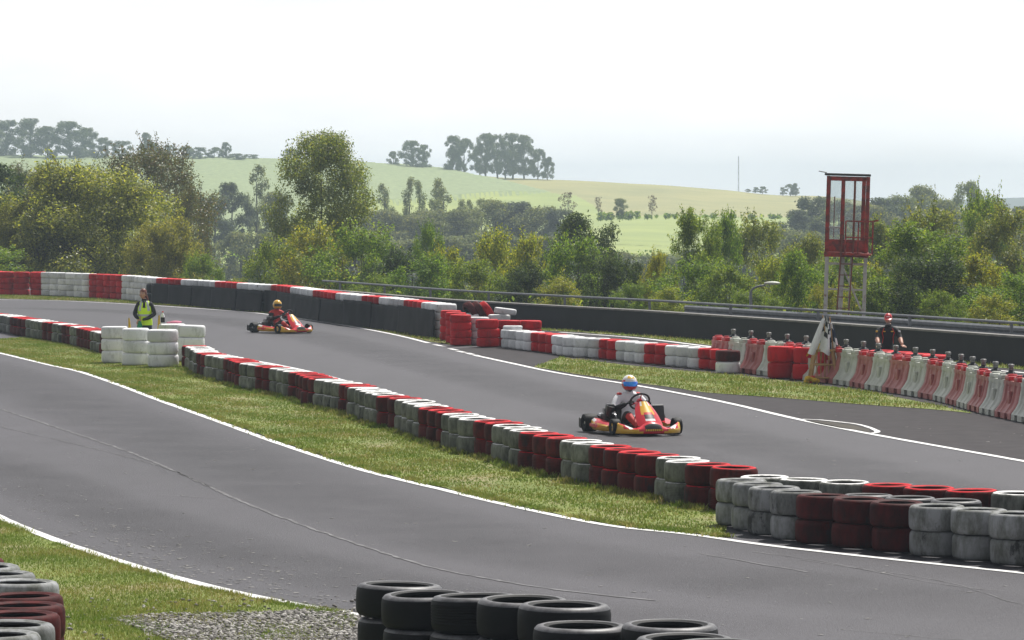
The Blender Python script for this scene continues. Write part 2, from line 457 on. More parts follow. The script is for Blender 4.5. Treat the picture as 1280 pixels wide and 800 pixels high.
def glass_mat():
    m, nt, out = new_mat('dusty_glass')
    t = nt.nodes.new('ShaderNodeBsdfTransparent'); t.inputs[0].default_value = (0.95, 0.97, 0.97, 1)
    g = nt.nodes.new('ShaderNodeBsdfGlossy'); g.inputs['Roughness'].default_value = 0.08
    d = nt.nodes.new('ShaderNodeBsdfDiffuse'); d.inputs[0].default_value = (0.5, 0.52, 0.52, 1)
    a = nt.nodes.new('ShaderNodeMixShader'); a.inputs[0].default_value = 0.06
    nt.links.new(t.outputs[0], a.inputs[1]); nt.links.new(g.outputs[0], a.inputs[2])
    b = nt.nodes.new('ShaderNodeMixShader'); b.inputs[0].default_value = 0.035
    nt.links.new(a.outputs[0], b.inputs[1]); nt.links.new(d.outputs[0], b.inputs[2])
    nt.links.new(b.outputs[0], out.inputs[0])
    return m
M['glass'] = glass_mat()

L_YEL = leaf_mat('yellow_green_leaves', [(0.06, 0.085, 0.010), (0.13, 0.165, 0.014), (0.20, 0.22, 0.018), (0.32, 0.28, 0.025)], 0.5, 0.05, 0.5)
L_MID = leaf_mat('mid_green_leaves', [(0.035, 0.065, 0.010), (0.08, 0.135, 0.015), (0.13, 0.19, 0.02), (0.22, 0.25, 0.035)], 0.5, 0.035, 0.5)
L_WIL = leaf_mat('willow_leaves', [(0.055, 0.070, 0.012), (0.12, 0.14, 0.02), (0.21, 0.215, 0.03), (0.34, 0.31, 0.05)], 0.5, 0.05, 0.5)
L_DARK = leaf_mat('dark_green_leaves', [(0.012, 0.024, 0.008), (0.025, 0.045, 0.012), (0.05, 0.075, 0.018), (0.085, 0.11, 0.025)], 0.38, 0.025, 0.55)
L_OLIVE = leaf_mat('olive_leaves', [(0.05, 0.07, 0.014), (0.095, 0.13, 0.02), (0.15, 0.18, 0.03), (0.22, 0.21, 0.04)], 0.5, 0.05, 0.5)
L_BROWN = leaf_mat('turning_leaves', [(0.030, 0.040, 0.014), (0.06, 0.075, 0.022), (0.09, 0.09, 0.03), (0.13, 0.085, 0.04)], 0.42, 0.05)
L_FAR = leaf_mat('far_hazed_leaves', [(0.09, 0.12, 0.06), (0.15, 0.185, 0.08), (0.21, 0.245, 0.10), (0.26, 0.26, 0.12)], 0.4, 0.02, 0.6)  # paler grey-green: part of the distance haze is mixed into the leaf colour
L_FARD = leaf_mat('far_dark_hazed_leaves', [(0.075, 0.10, 0.075), (0.11, 0.14, 0.095), (0.15, 0.18, 0.11)], 0.4, 0.02, 0.6)  # lightened and bluish, with distance haze put into the colour
L_BARE = leaf_mat('thin_autumn_leaves', [(0.09, 0.06, 0.035), (0.14, 0.10, 0.05), (0.16, 0.11, 0.06)], 0.3, 0.03)
HAZE_D = 0.00042; SUN_E = 4.8; SUN_A = 3; CLOUD = 6.2; EXPO = 0.24
# ------------------------------------------------------------------ curves on the ground
def catmull(P, sub=8):
    P = [Vector(p) for p in P]; out = []
    n = len(P)
    for i in range(n - 1):
        p0 = P[i - 1] if i > 0 else P[0] * 2 - P[1]
        p1, p2 = P[i], P[i + 1]
        p3 = P[i + 2] if i + 2 < n else P[-1] * 2 - P[-2]
        for k in range(sub):
            t = k / sub
            out.append(0.5 * ((2 * p1) + (p2 - p0) * t + (2 * p0 - 5 * p1 + 4 * p2 - p3) * t * t + (3 * p1 - p0 - 3 * p2 + p3) * t ** 3))
    out.append(P[-1])
    return out
def curve(px, z=0.0, sub=8, smooth=True):
    P = [G(x, y) for x, y in px]
    if smooth: P = catmull(P, sub)
    return [Vector((p.x, p.y, z)) for p in P]
def resample(P, step, start=0.0):
    out = []; want = start; acc = 0.0
    for i in range(len(P) - 1):
        d = (P[i + 1] - P[i]).length
        while want <= acc + d + 1e-9 and d > 0:
            out.append(P[i].lerp(P[i + 1], (want - acc) / d)); want += step
        acc += d
    return out

def ribbon(name, P, w, z, mat, kind='structure', wob=0.0, label=None):
    V = []; Fc = []
    P = resample(P, 0.35) + [P[-1]]
    for i, p in enumerate(P):
        t = (P[min(i + 1, len(P) - 1)] - P[max(i - 1, 0)]); t.z = 0
        if t.length < 1e-6: t = Vector((1, 0, 0))
        t.normalize(); nrm = Vector((-t.y, t.x, 0))
        a = w / 2 * (1 + wob * (random.random() - 0.5)); b = w / 2 * (1 + wob * (random.random() - 0.5))
        V += [tuple(p + nrm * a)[:2] + (z,), tuple(p - nrm * b)[:2] + (z,)]
    Fc = [(2 * i, 2 * i + 1, 2 * i + 3, 2 * i + 2) for i in range(len(P) - 1)]
    me = np_mesh(name, V, Fc, [mat])
    o = link(name, me)
    o['kind'] = kind
    return o

def poly_sheet(name, pts, z, mat, kind='structure', jag=0.0, step=0.6):
    P = [Vector((p[0], p[1], 0)) for p in pts]
    if jag:
        Q = []
        for i in range(len(P)):
            a, b = P[i], P[(i + 1) % len(P)]
            n = max(1, int((b - a).length / step))
            for k in range(n):
                q = a.lerp(b, k / n)
                q.x += (random.random() - 0.5) * jag; q.y += (random.random() - 0.5) * jag * 3
                Q.append(q)
        P = Q
    bm = bmesh.new()
    vs = [bm.verts.new((p.x, p.y, z)) for p in P]
    es = [bm.edges.new((vs[i], vs[(i + 1) % len(vs)])) for i in range(len(vs))]
    bmesh.ops.triangle_fill(bm, edges=es, use_beauty=True)
    for f in bm.faces:
        if f.normal.z < 0: f.normal_flip()
    me = bpy.data.meshes.new(name); bm.to_mesh(me); bm.free()
    me.materials.append(mat)
    o = link(name, me); o['kind'] = kind
    return o

def inside(px, py, poly):
    n = len(poly); c = np.zeros(len(px), bool); j = n - 1
    for i in range(n):
        xi, yi = poly[i][0], poly[i][1]; xj, yj = poly[j][0], poly[j][1]
        with np.errstate(divide='ignore', invalid='ignore'):
            t = ((yi > py) != (yj > py)) & (px < (xj - xi) * (py - yi) / (yj - yi + 1e-12) + xi)
        c ^= t; j = i
    return c

def blades(name, poly, density, hgt, wid, z=0.01, dens_y=None, maxn=90000):
    xs = np.array([p[0] for p in poly]); ys = np.array([p[1] for p in poly])
    A = (xs.max() - xs.min()) * (ys.max() - ys.min())
    n = int(min(A * density, 900000))
    x = rng.uniform(xs.min(), xs.max(), n); y = rng.uniform(ys.min(), ys.max(), n)
    k = inside(x, y, poly); x, y = x[k], y[k]
    # patchy growth
    pt = np.sin(x * 2.1 + 1.3 * np.sin(y * 0.9)) * np.sin(y * 1.1 + np.sin(x * 1.7)) + 0.5 * np.sin(x * 5.3 + y * 2.2)
    keep = rng.random(len(x)) < np.clip(0.75 + 0.3 * pt, 0.25, 1)
    x, y, pt = x[keep], y[keep], pt[keep]
    if len(x) > maxn:
        s = rng.choice(len(x), maxn, replace=False); x, y, pt = x[s], y[s], pt[s]
    n = len(x)
    a = rng.uniform(0, 2 * np.pi, n); h = hgt * rng.uniform(0.45, 1.15, n) * (1 + 0.25 * pt); w = wid * rng.uniform(0.7, 1.3, n)
    lean = h * rng.uniform(0.1, 0.8, n); la = rng.uniform(0, 2 * np.pi, n)
    V = np.zeros((n, 3, 3))
    V[:, 0] = np.stack([x - np.cos(a) * w, y - np.sin(a) * w, np.full(n, z)], 1)
    V[:, 1] = np.stack([x + np.cos(a) * w, y + np.sin(a) * w, np.full(n, z)], 1)
    V[:, 2] = np.stack([x + np.cos(la) * lean, y + np.sin(la) * lean, z + h], 1)
    me = np_mesh(name, V.reshape(-1, 3), np.arange(3 * n).reshape(-1, 3), [M['blades']])
    o = link(name, me); tag(o, kind='stuff')
    return o

# ------------------------------------------------------------------ terrain
def interp(x, pts):
    if x <= pts[0][0]: return pts[0][1]
    for (a, b), (c, d) in zip(pts, pts[1:]):
        if x <= c:
            t = (x - a) / (c - a); return b + (d - b) * t
    return pts[-1][1]
def interp_s(x, pts):
    if x <= pts[0][0]: return pts[0][1]
    for (a, b), (c, d) in zip(pts, pts[1:]):
        if x <= c:
            t = (x - a) / (c - a); t = t * t * (3 - 2 * t) * 0.5 + t * 0.5; return b + (d - b) * t
    return pts[-1][1]
RIDGE = [(-2500, 215), (-1500, 205), (-400, 196), (0, 199), (230, 202), (330, 203), (470, 207.5), (560, 217), (640, 222), (700, 225), (800, 230), (900, 237), (1000, 244.5), (1100, 254), (1200, 259), (1280, 261), (1700, 262), (4000, 262)]
EDGE = [(-2500, 165), (0, 156), (548, 116), (900, 106), (1280, 94), (4000, 85)]
def lineAt(x): return interp(x, [(-2500, 150), (440, 200), (459, 206), (540, 213), (620, 227), (690, 241)])
def lineAb(x): return interp(x, [(-2500, 330), (200, 300), (330, 285), (430, 263), (553, 251), (640, 244.5), (690, 241)])
def lineBC(x): return interp(x, [(687, 242), (720, 245), (740, 254), (765, 270), (1004, 271), (1400, 275)])
rows = []   # (t) parameter list for distances
DN = [22, 60, 90]
xs = sorted(set([-2500, -2000, -1600, -1200, -900, -700, -500, -400, -300, -200, -120, -60] + list(np.arange(-20, 1310, 3.0)) + [1360, 1420, 1500, 1600, 1800, 2100, 2500, 3200, 4000]))
def hill(x, t):
    """t 0..1 up the far hillside; returns photo row and distance"""
    yr = interp_s(x, RIDGE)
    return 340 + (yr - 340) * t, 400 + 500 * t
TV = []; nx = len(xs); NR = 0; rowinfo = []
def addrow(fn):
    global NR
    for x in xs: TV.append(fn(x))
    NR += 1
def flat(D, z): return lambda x: ((x - 640) / F * D, D, z)
def e_row(off, z):
    return lambda x: ((x - 640) / F * (interp(x, EDGE) + off), interp(x, EDGE) + off, z)
for D in (12, 40, 80): addrow(flat(D, -0.03))
addrow(e_row(0, -0.03))
for off, z in ((6, -0.5), (14, -1.6), (30, -4), (60, -7)): addrow(e_row(off, z))
addrow(flat(240, -10)); addrow(flat(300, -12)); addrow(flat(350, -9.5))
hill_start = NR
TT = [i / 150 for i in range(151)]
for t in TT:
    def fn(x, t=t):
        y, D = hill(x, t)
        z = H - (y - YH) / F * D
        if -100 < x < 690 and lineAt(x) + 0.6 < y < lineAb(x):   # the standing maize crop is over a metre high
            z += 1.1 * min(1.0, (690 - x) / 60)
        z += 0.5 * mnoise.noise(Vector((x * 0.01, D * 0.01, 0)))
        return ((x - 640) / F * D, D, z)
    addrow(fn)
def back(dz, D):
    return lambda x: ((x - 640) / F * D, D, H - (interp_s(x, RIDGE) - YH) / F * 900 - dz)
addrow(back(1.5, 930)); addrow(back(9, 1050)); addrow(flat(1400, -16)); addrow(flat(1900, -14))
def far_ridge(x):
    y = interp_s(x, [(-2500, 258), (600, 256), (1060, 254), (1150, 251), (1210, 249.5), (1260, 247.5), (1330, 246), (1500, 249), (4000, 250)]) + 0.8 * mnoise.noise(Vector((x * 0.02, 3, 0)))
    return ((x - 640) / F * 2600, 2600, H - (y - YH) / F * 2600)
addrow(far_ridge); addrow(flat(3000, -14))
TF = []; TM = []
for r in range(NR - 1):
    for c in range(nx - 1):
        a = r * nx + c
        TF.append((a, a + 1, a + nx + 1, a + nx))
        if r < 3: mi = 0
        elif r < hill_start + 4: mi = 1
        elif r >= hill_start + len(TT) - 1: mi = 1
        else:
            t = TT[r - hill_start] + 0.5 / 150; x = (xs[c] + xs[c + 1]) / 2
            y, D = hill(x, t)
            if x < 688 and lineAt(x) < y < lineAb(x): mi = 2
            elif y < lineBC(x) and (x > 687 or y < lineAt(x) + 0.1): mi = 4
            elif y < 326: mi = 3
            else: mi = 1
        TM.append(mi)
terr = link('terrain', np_mesh('terrain', TV, TF, [M['soil'], M['wood_floor'], M['fieldA'], M['fieldB'], M['fieldC']], TM, smooth=True))
terr['kind'] = 'structure'
def terrain_z(X, D):
    x = 640 + X * F / D
    if D < 400:
        e = interp(x, EDGE)
        return interp(D, sorted([(0, -.03), (e, -.03), (e + 6, -.5), (e + 14, -1.6), (e + 30, -4), (e + 60, -7), (max(240, e + 62), -10), (300, -12), (350, -9.5), (400, H - (340 - YH) / F * 400)]))
    t = min(1, (D - 400) / 500)
    y, D2 = hill(x, t)
    return H - (y - YH) / F * D

# ------------------------------------------------------------------ track surfaces
wall_line_px = [(-60, 356), (150, 364), (400, 386), (548, 400.5), (680, 410), (800, 418), (900, 426), (1000, 434), (1140, 446), (1280, 458), (1400, 468)]
WALL = curve(wall_line_px, sub=4)
track_pts = [(-8, 14), (10, 14)]
wp = [(p.x, p.y + 0.3) for p in WALL]
track_poly = [(-30, 16), (14, 16), (14, wp[-1][1])] + wp[::-1] + [(-34, 165), (-40, 150)]
poly_sheet('track', track_poly, 0.0, M['asphalt'])

# far-side run-off of older tarmac, right of the far track
ro = [G(x, y) for x, y in [(560, 436), (600, 447), (700, 468), (800, 484), (900, 503), (1000, 526), (1100, 546), (1280, 578), (1500, 620), (1500, 480), (1280, 459), (1130, 446), (900, 428), (680, 412), (640, 425), (600, 434)]]
poly_sheet('run_off', ro, 0.004, M['runoff'])

near_line_px = [(-70, 424), (-40, 432), (0, 441.5), (60, 456), (100, 465), (150, 482), (200, 501), (270, 526), (350, 555), (450, 587), (560, 614), (640, 633), (760, 657), (860, 668), (960, 682), (1100, 698), (1280, 717), (1420, 734)]
NEAR = curve(near_line_px)
ribbon('track_edge_line', NEAR, 0.12, 0.006, M['white_line'], wob=0.15)
far_line_px = [(215, 431.5), (265, 440), (310, 449.5), (350, 457), (400, 468), (480, 490), (560, 513.5), (640, 537), (720, 562), (800, 588), (900, 622), (1000, 655)]
FAR = curve(far_line_px)
ribbon('track_edge_line', FAR, 0.12, 0.006, M['white_line'], wob=0.2)
ribbon('track_edge_line', curve([(-60, 371), (0, 374.5), (60, 375.5), (110, 377.5), (200, 382.5), (300, 389.5), (350, 395), (400, 402), (450, 410), (500, 420), (536, 429)]), 0.13, 0.006, M['white_line'], wob=0.3)
for a, b in [((543, 431), (556, 433.5)), ((562, 436), (571, 438)), ((572, 439), (581, 441)), ((584, 441.5), (591, 443.5)), ((593, 444), (600, 446))]:
    ribbon('track_edge_line', curve([a, b], smooth=False), 0.14, 0.008, M['white_line'])
ribbon('track_edge_line', curve([(601, 446), (640, 454.5), (700, 467), (800, 483), (900, 502), (1000, 525), (1100, 545), (1280, 577), (1420, 603)]), 0.13, 0.008, M['white_line'], wob=0.15)
in_line_px = [(-80, 600), (-40, 625), (0, 647), (40, 664), (100, 686), (200, 717), (300, 742), (400, 761), (443, 768), (560, 786), (760, 812), (900, 828)]
INL = curve(in_line_px)
ribbon('track_edge_line', INL, 0.13, 0.006, M['white_line'], wob=0.15)
ribbon('track_edge_line', curve([(1003, 524.5), (1020, 525), (1050, 528), (1075, 531.5), (1092, 537), (1097, 541), (1086, 542.5)]), 0.085, 0.010, M['white_line'], wob=0.5)
poly_sheet('gravel_bed', [G(x, y) for x, y in [(1008, 526), (1040, 528.5), (1068, 532), (1085, 537), (1088, 541), (1060, 537), (1030, 531)]], 0.008, M['soil'], jag=0.1, step=0.4)
# seams and cracks in the tarmac
for px, w in [([(-40, 497), (0, 511), (60, 531), (150, 561), (230, 594), (290, 622), (360, 650), (440, 678), (530, 707), (600, 722), (700, 738), (780, 747), (830, 752)], 0.045),
              ([(-60, 520), (80, 552), (200, 583), (300, 625)], 0.02),
              ([(872, 692), (920, 700), (960, 707), (1012, 716)], 0.03),
              ([(940, 690), (1000, 698), (1060, 708), (1140, 724), (1200, 734), (1258, 739)], 0.018),
              ([(1000, 700), (1075, 711), (1180, 727), (1262, 752), (1290, 757)], 0.012),
              ([(1060, 787), (1140, 795), (1220, 800)], 0.015), ([(195, 618), (250, 622), (330, 628)], 0.02)]:
    C_ = curve(px)
    C2 = []
    for i, p in enumerate(resample(C_, 0.12)):
        C2.append(p + Vector((0.03 * mnoise.noise(p * 2.5), 0.06 * mnoise.noise(p * 1.7 + Vector((9, 0, 0))), 0)))
    P_ = C2
    V = []
    for i, p in enumerate(P_):
        t = (P_[min(i + 1, len(P_) - 1)] - P_[max(i - 1, 0)]).normalized(); nn = Vector((-t.y, t.x, 0))
        ww = w * (0.35 + random.random())
        V += [(p.x + nn.x * ww / 2, p.y + nn.y * ww / 2, 0.005), (p.x - nn.x * ww / 2, p.y - nn.y * ww / 2, 0.005)]
    o = link('tarmac_seam', np_mesh('tarmac_seam', V, [(2 * i, 2 * i + 1, 2 * i + 3, 2 * i + 2) for i in range(len(P_) - 1)], [M['seam']]))
    o['kind'] = 'structure'

# rubber laid down by the tyres along the racing lines
def rub_mat():
    m, nt, out = new_mat('laid_rubber')
    b = N(nt, 'ShaderNodeBsdfPrincipled'); b.inputs['Base Color'].default_value = (0.012, 0.012, 0.013, 1); b.inputs['Roughness'].default_value = 0.6; b.inputs['Specular IOR Level'].default_value = 0.25
    t = nt.nodes.new('ShaderNodeBsdfTransparent')
    at = nt.nodes.new('ShaderNodeAttribute'); at.attribute_name = 'across'
    col, f, _ = noise_col(nt, (0.5, .5, .5), (1, 1, 1), 0.8, detail=8, lo=0.36, hi=0.62)
    ml = nt.nodes.new('ShaderNodeMath'); ml.operation = 'MULTIPLY'; nt.links.new(at.outputs['Fac'], ml.inputs[0]); nt.links.new(col, ml.inputs[1])
    m2 = nt.nodes.new('ShaderNodeMath'); m2.operation = 'MULTIPLY'; m2.inputs[1].default_value = 0.22; nt.links.new(ml.outputs[0], m2.inputs[0])
    mx = nt.nodes.new('ShaderNodeMixShader'); nt.links.new(m2.outputs[0], mx.inputs[0]); nt.links.new(t.outputs[0], mx.inputs[1]); nt.links.new(b.outputs[0], mx.inputs[2])
    nt.links.new(mx.outputs[0], out.inputs[0]); return m
M['rubber_line'] = rub_mat()
def rub(px, w, z):
    P_ = resample(curve(px), 0.5); V = []; A_ = []; K = [(-.5, 0), (-.32, .7), (-.1, 1), (.1, 1), (.32, .7), (.5, 0)]
    for i, p in enumerate(P_):
        t = (P_[min(i + 1, len(P_) - 1)] - P_[max(i - 1, 0)]).normalized(); nn = Vector((-t.y, t.x, 0))
        e = min(1, i / 8, (len(P_) - 1 - i) / 8)
        for k, a in K: q = p + nn * (w * k); V.append((q.x, q.y, z)); A_.append(a * e)
    me = np_mesh('racing_line', V, [(i * 6 + k, i * 6 + k + 1, i * 6 + k + 7, i * 6 + k + 6) for i in range(len(P_) - 1) for k in range(5)], [M['rubber_line']])
    at = me.attributes.new('across', 'FLOAT', 'POINT'); at.data.foreach_set('value', A_)
    o = link('racing_line', me); o['kind'] = 'structure'
rub([(-60, 450), (20, 478), (120, 515), (240, 560), (380, 612), (520, 655), (660, 690), (820, 712), (1000, 735), (1180, 755), (1400, 780)], 2.6, 0.0025)
rub([(-60, 560), (60, 610), (180, 655), (300, 690), (430, 722), (560, 745), (700, 762), (900, 780), (1100, 790)], 1.8, 0.003)
rub([(-40, 384), (120, 388), (260, 398), (360, 414), (450, 434), (560, 462), (680, 492), (800, 520), (940, 556), (1080, 590), (1300, 640)], 2.2, 0.0025)
rub([(700, 520), (800, 556), (920, 590), (1040, 605), (1200, 620), (1400, 650)], 1.6, 0.003)

# ------------------------------------------------------------------ grass
def trim(C, lo, hi):
    return [p for p in C if lo <= PX(p)[0] <= hi]
def offset(C, d):
    out = []
    for i, p in enumerate(C):
        t = (C[min(i + 1, len(C) - 1)] - C[max(i - 1, 0)]); t.z = 0; t.normalize()
        out.append(p + Vector((-t.y, t.x, 0)) * d)
    return out
med_low = trim(offset(NEAR, 0.09), -70, 905)
med_up = [G(x, y) for x, y in [(908, 650), (900, 626), (830, 603), (760, 578), (700, 559), (640, 539.5), (560, 515.5), (480, 492), (400, 470), (350, 459.5), (310, 452), (270, 443.5), (240, 437), (200, 433), (120, 432), (60, 425), (30, 421.5), (0, 424), (-70, 416)]]
medp = [(p.x, p.y) for p in med_low] + [(p.x, p.y) for p in med_up]
poly_sheet('grass_verge', medp, 0.010, M['grass'], jag=0.05)
nl = trim(offset(INL, -0.09), -90, 446)
nearp = [(p.x, p.y) for p in nl] + [tuple(G(446, 775))[:2], tuple(G(420, 840))[:2], tuple(G(350, 1000))[:2], tuple(G(-350, 1000))[:2]]
poly_sheet('grass_verge', nearp, 0.010, M['grass'], jag=0.05)
wedge = [G(x, y) for x, y in [(668, 459), (700, 447), (800, 459), (925, 470), (1010, 480), (1100, 493), (1160, 505), (1217, 517), (1160, 512), (1060, 505), (1000, 500), (880, 491), (800, 479), (720, 468)]]
poly_sheet('grass_verge', wedge, 0.012, M['grass'], jag=0.08)
strip = [G(x, y) for x, y in [(676, 411), (800, 419), (900, 427), (1140, 447), (1400, 469), (1400, 474), (1280, 462.5), (1140, 452), (1000, 442), (905, 434), (800, 421.5), (720, 415), (676, 413.5)]]
poly_sheet('grass_verge', strip, 0.012, M['grass'], jag=0.08)
ribbon('track_edge_line', curve([(700, 415.5), (800, 423), (905, 435.5), (1000, 444), (1140, 454), (1400, 477)]), 0.16, 0.008, M['white_line'], wob=0.2)
farst = [G(x, y) for x, y in [(-60, 362), (0, 368), (45, 369), (110, 371.5), (150, 374), (190, 378), (240, 382.5), (320, 389.5), (415, 403), (485, 412), (548, 422), (590, 433), (560, 431), (536, 427), (500, 419), (450, 409), (400, 401), (350, 394), (300, 388.6), (200, 381.5), (110, 376.6), (0, 373.5), (-60, 370)]]
poly_sheet('grass_verge', farst, 0.012, M['verge'], jag=0.05)
def pp(L): return [(p[0], p[1]) for p in L]
blades('grass', nearp, 3600, 0.032, 0.0045, maxn=150000)
blades('grass', medp, 1000, 0.032, 0.009, maxn=160000)
blades('grass', pp(wedge), 330, 0.05, 0.012, maxn=45000)
blades('grass', pp(strip), 150, 0.06, 0.018, maxn=15000)
blades('grass', pp(farst), 200, 0.05, 0.018, maxn=20000)
# longer tufts where turf meets tarmac
def tufts(C, off, n, h, w, name='grass'):
    V = []
    L = len(C)
    for _ in range(n):
        i = random.randrange(L - 1); p = C[i].lerp(C[i + 1], random.random())
        t = (C[i + 1] - C[i]).normalized(); nn = Vector((-t.y, t.x, 0))
        q = p + nn * (off + random.gauss(0, 0.06)) + Vector((0, 0, 0.0))
        if mnoise.noise(q * 1.5) < -0.1: continue
        for k in range(3):
            a = random.uniform(0, 6.28); hh = h * random.uniform(.5, 1.2); ll = random.uniform(.2, .9) * hh; b = random.uniform(0, 6.28)
            V += [(q.x - math.cos(a) * w, q.y - math.sin(a) * w, 0.0), (q.x + math.cos(a) * w, q.y + math.sin(a) * w, 0.0), (q.x + math.cos(b) * ll, q.y + math.sin(b) * ll, hh)]
    o = link(name, np_mesh(name, V, np.arange(len(V)).reshape(-1, 3), [M['blades']])); o['kind'] = 'stuff'
tufts(trim(NEAR, -40, 900), 0.14, 9000, 0.05, 0.007)
tufts(trim(INL, -60, 440), -0.14, 3500, 0.045, 0.004)

# gravel bed: loose stones
gp = [G(x, y) for x, y in [(138, 776), (185, 770), (260, 769), (330, 768), (400, 763), (443, 771), (520, 790), (560, 830), (420, 860), (240, 812), (170, 788)]]
poly_sheet('gravel_bed', gp, 0.014, M['gravel'], jag=0.12, step=0.3)
ico = bmesh.new(); bmesh.ops.create_icosphere(ico, subdivisions=1, radius=1.0)
iv = np.array([v.co[:] for v in ico.verts]); ifc = np.array([[v.index for v in f.verts] for f in ico.faces]); ico.free()
gx = np.array([p.x for p in gp]); gy = np.array([p.y for p in gp])
n = 16000
x = rng.uniform(gx.min(), gx.max(), n); y = rng.uniform(gy.min(), gy.max(), n)
k = inside(x, y, pp(gp)); x, y = x[k], y[k]
# a few strays in the grass round the bed
ex = rng.uniform(gx.min() - 0.4, gx.max(), 500); ey = rng.uniform(gy.min(), gy.max() + 0.8, 500)
x = np.concatenate([x, ex]); y = np.concatenate([y, ey]); n = len(x)
s = rng.uniform(0.010, 0.024, n)
a = rng.uniform(0, 6.28, n)
base = iv[None] * rng.uniform(0.7, 1.25, (n, 12, 1)) * s[:, None, None] * np.array([1.2, 0.9, 0.7])[None, None]
ca, sa = np.cos(a)[:, None], np.sin(a)[:, None]
bx = base[:, :, 0] * ca - base[:, :, 1] * sa + x[:, None]; by = base[:, :, 0] * sa + base[:, :, 1] * ca + y[:, None]
bz = base[:, :, 2] + 0.012 + rng.uniform(0, 0.012, n)[:, None]
V = np.stack([bx, by, bz], 2).reshape(-1, 3)
Fq = (ifc[None] + (np.arange(n) * 12)[:, None, None]).reshape(-1, 3)
def stone_mat():
    m, nt, out = new_mat('loose_stones')
    b = N(nt, 'ShaderNodeBsdfPrincipled'); b.inputs['Roughness'].default_value = 0.85
    g = nt.nodes.new('ShaderNodeNewGeometry'); rp = nt.nodes.new('ShaderNodeValToRGB')
    e = rp.color_ramp.elements; e[0].color = (0.08, 0.075, 0.07, 1); e[1].color = (0.52, 0.50, 0.475, 1)
    kk = e.new(0.5); kk.color = (0.16, 0.148, 0.135, 1)
    nt.links.new(g.outputs['Random Per Island'], rp.inputs[0]); nt.links.new(rp.outputs[0], b.inputs['Base Color'])
    nt.links.new(b.outputs[0], out.inputs[0]); return m
M['stones'] = stone_mat()
o = link('gravel', np_mesh('gravel', V, Fq, [M['stones']])); o['kind'] = 'stuff'
# pale crumbs of rubber and grit lying on the tarmac along the inner line
cr = []
for _ in range(420):
    x_ = random.gauss(230, 130); y_ = interp(x_, in_line_px) - abs(random.gauss(0, 26)) - 4
    p = G(x_, y_)
    cr.append((p.x, p.y))
for _ in range(260):
    x_ = random.uniform(0, 1280); y_ = random.uniform(470, 800)
    p = G(x_, y_); cr.append((p.x, p.y))
n = len(cr); x = np.array([c[0] for c in cr]); y = np.array([c[1] for c in cr])
s = rng.uniform(0.005, 0.014, n)
base = iv[None] * rng.uniform(0.6, 1.3, (n, 12, 1)) * s[:, None, None] * np.array([2.6, 1.2, 0.16])[None, None]
V = (base + np.stack([x, y, np.full(n, 0.005)], 1)[:, None]).reshape(-1, 3)
Fq = (ifc[None] + (np.arange(n) * 12)[:, None, None]).reshape(-1, 3)
M['grit'] = simple('pale_grit', (0.55, 0.53, 0.50), 0.8, c2=(0.34, 0.33, 0.31), scale=3)
o = link('gravel', np_mesh('grit', V, Fq, [M['grit']])); o['kind'] = 'stuff'
# ------------------------------------------------------------------ tyres
TR = 0.285; THH = 0.25          # master tyre: radius and width; copies are scaled to their own size
def tyre_mesh(name, mats, hole=0.66, groove=False, lip=0.012):
    """lying tyre, z 0..THH; slots: paint, inner rubber"""
    r, h = TR, THH
    prof = []; ms = []
    def P(a, b, m): prof.append((a, b)); ms.append(m)
    hr = r * hole
    # outer tread from the bottom up
    P(hr, 0.018, 0); P(r * 0.80, 0.002, 0); P(r * 0.92, 0.008, 0); P(r * 0.975, 0.028, 0); P(r * 0.995, 0.06, 0)
    if groove:
        for k in range(7):
            z = 0.065 + k * 0.02
            P(r * 0.998, z, 0); P(r * 0.975, z + 0.002, 0); P(r * 0.975, z + 0.006, 0); P(r * 0.998, z + 0.008, 0)
    else:
        P(r * 1.0, h * 0.5, 0)
    P(r * 0.995, h - 0.06, 0); P(r * 0.975, h - 0.028, 0); P(r * 0.92, h - 0.008, 0); P(r * 0.84, h - 0.001, 0); P(r * 0.78, h - 0.004, 0); P(r * 0.74, h - 0.011, 0)
    P(hr * 1.02, h - 0.013, 0); P(hr, h - 0.022, 1)
    P(hr * 1.02, h - 0.035, 1); P(r * 0.86, h - 0.045, 1); P(r * 0.93, h * 0.7, 1); P(r * 0.93, h * 0.3, 1); P(r * 0.86, 0.045, 1); P(hr * 1.02, 0.032, 1)
    mb = MB(); mb.lathe(prof, n=36, mats=ms)
    me = mb.mesh(name, mats, True, 50)
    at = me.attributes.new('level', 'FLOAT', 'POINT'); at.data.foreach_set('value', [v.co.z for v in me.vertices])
    at = me.attributes.new('tone', 'FLOAT', 'POINT'); at.data.foreach_set('value', [0.0] * len(me.vertices))
    return me
TY = {}
for key, mat in [('white_old', 'white_old'), ('red_old', 'red_old'), ('white_new', 'white_new'), ('red_new', 'red_new'), ('red_dull', 'red_dull'), ('white_dull', 'white_dull')]:
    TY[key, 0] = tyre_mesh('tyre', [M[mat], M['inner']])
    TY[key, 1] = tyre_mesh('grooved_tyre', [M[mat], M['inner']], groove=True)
def black_tyre(groove):
    me = tyre_mesh('black_tyre', [M['black_tyre'], M['inner'], M['black_highlight']], groove=groove)
    # the raised bead line round the upper sidewall has its highlight painted in as grey
    for p in me.polygons:
        c = p.center; rr = math.hypot(c.x, c.y)
        if p.material_index == 0 and c.z > THH - 0.03 and TR * 0.80 < rr < TR * 0.965: p.material_index = 2
    return me
TY['black', 0] = black_tyre(False); TY['black', 1] = black_tyre(True)

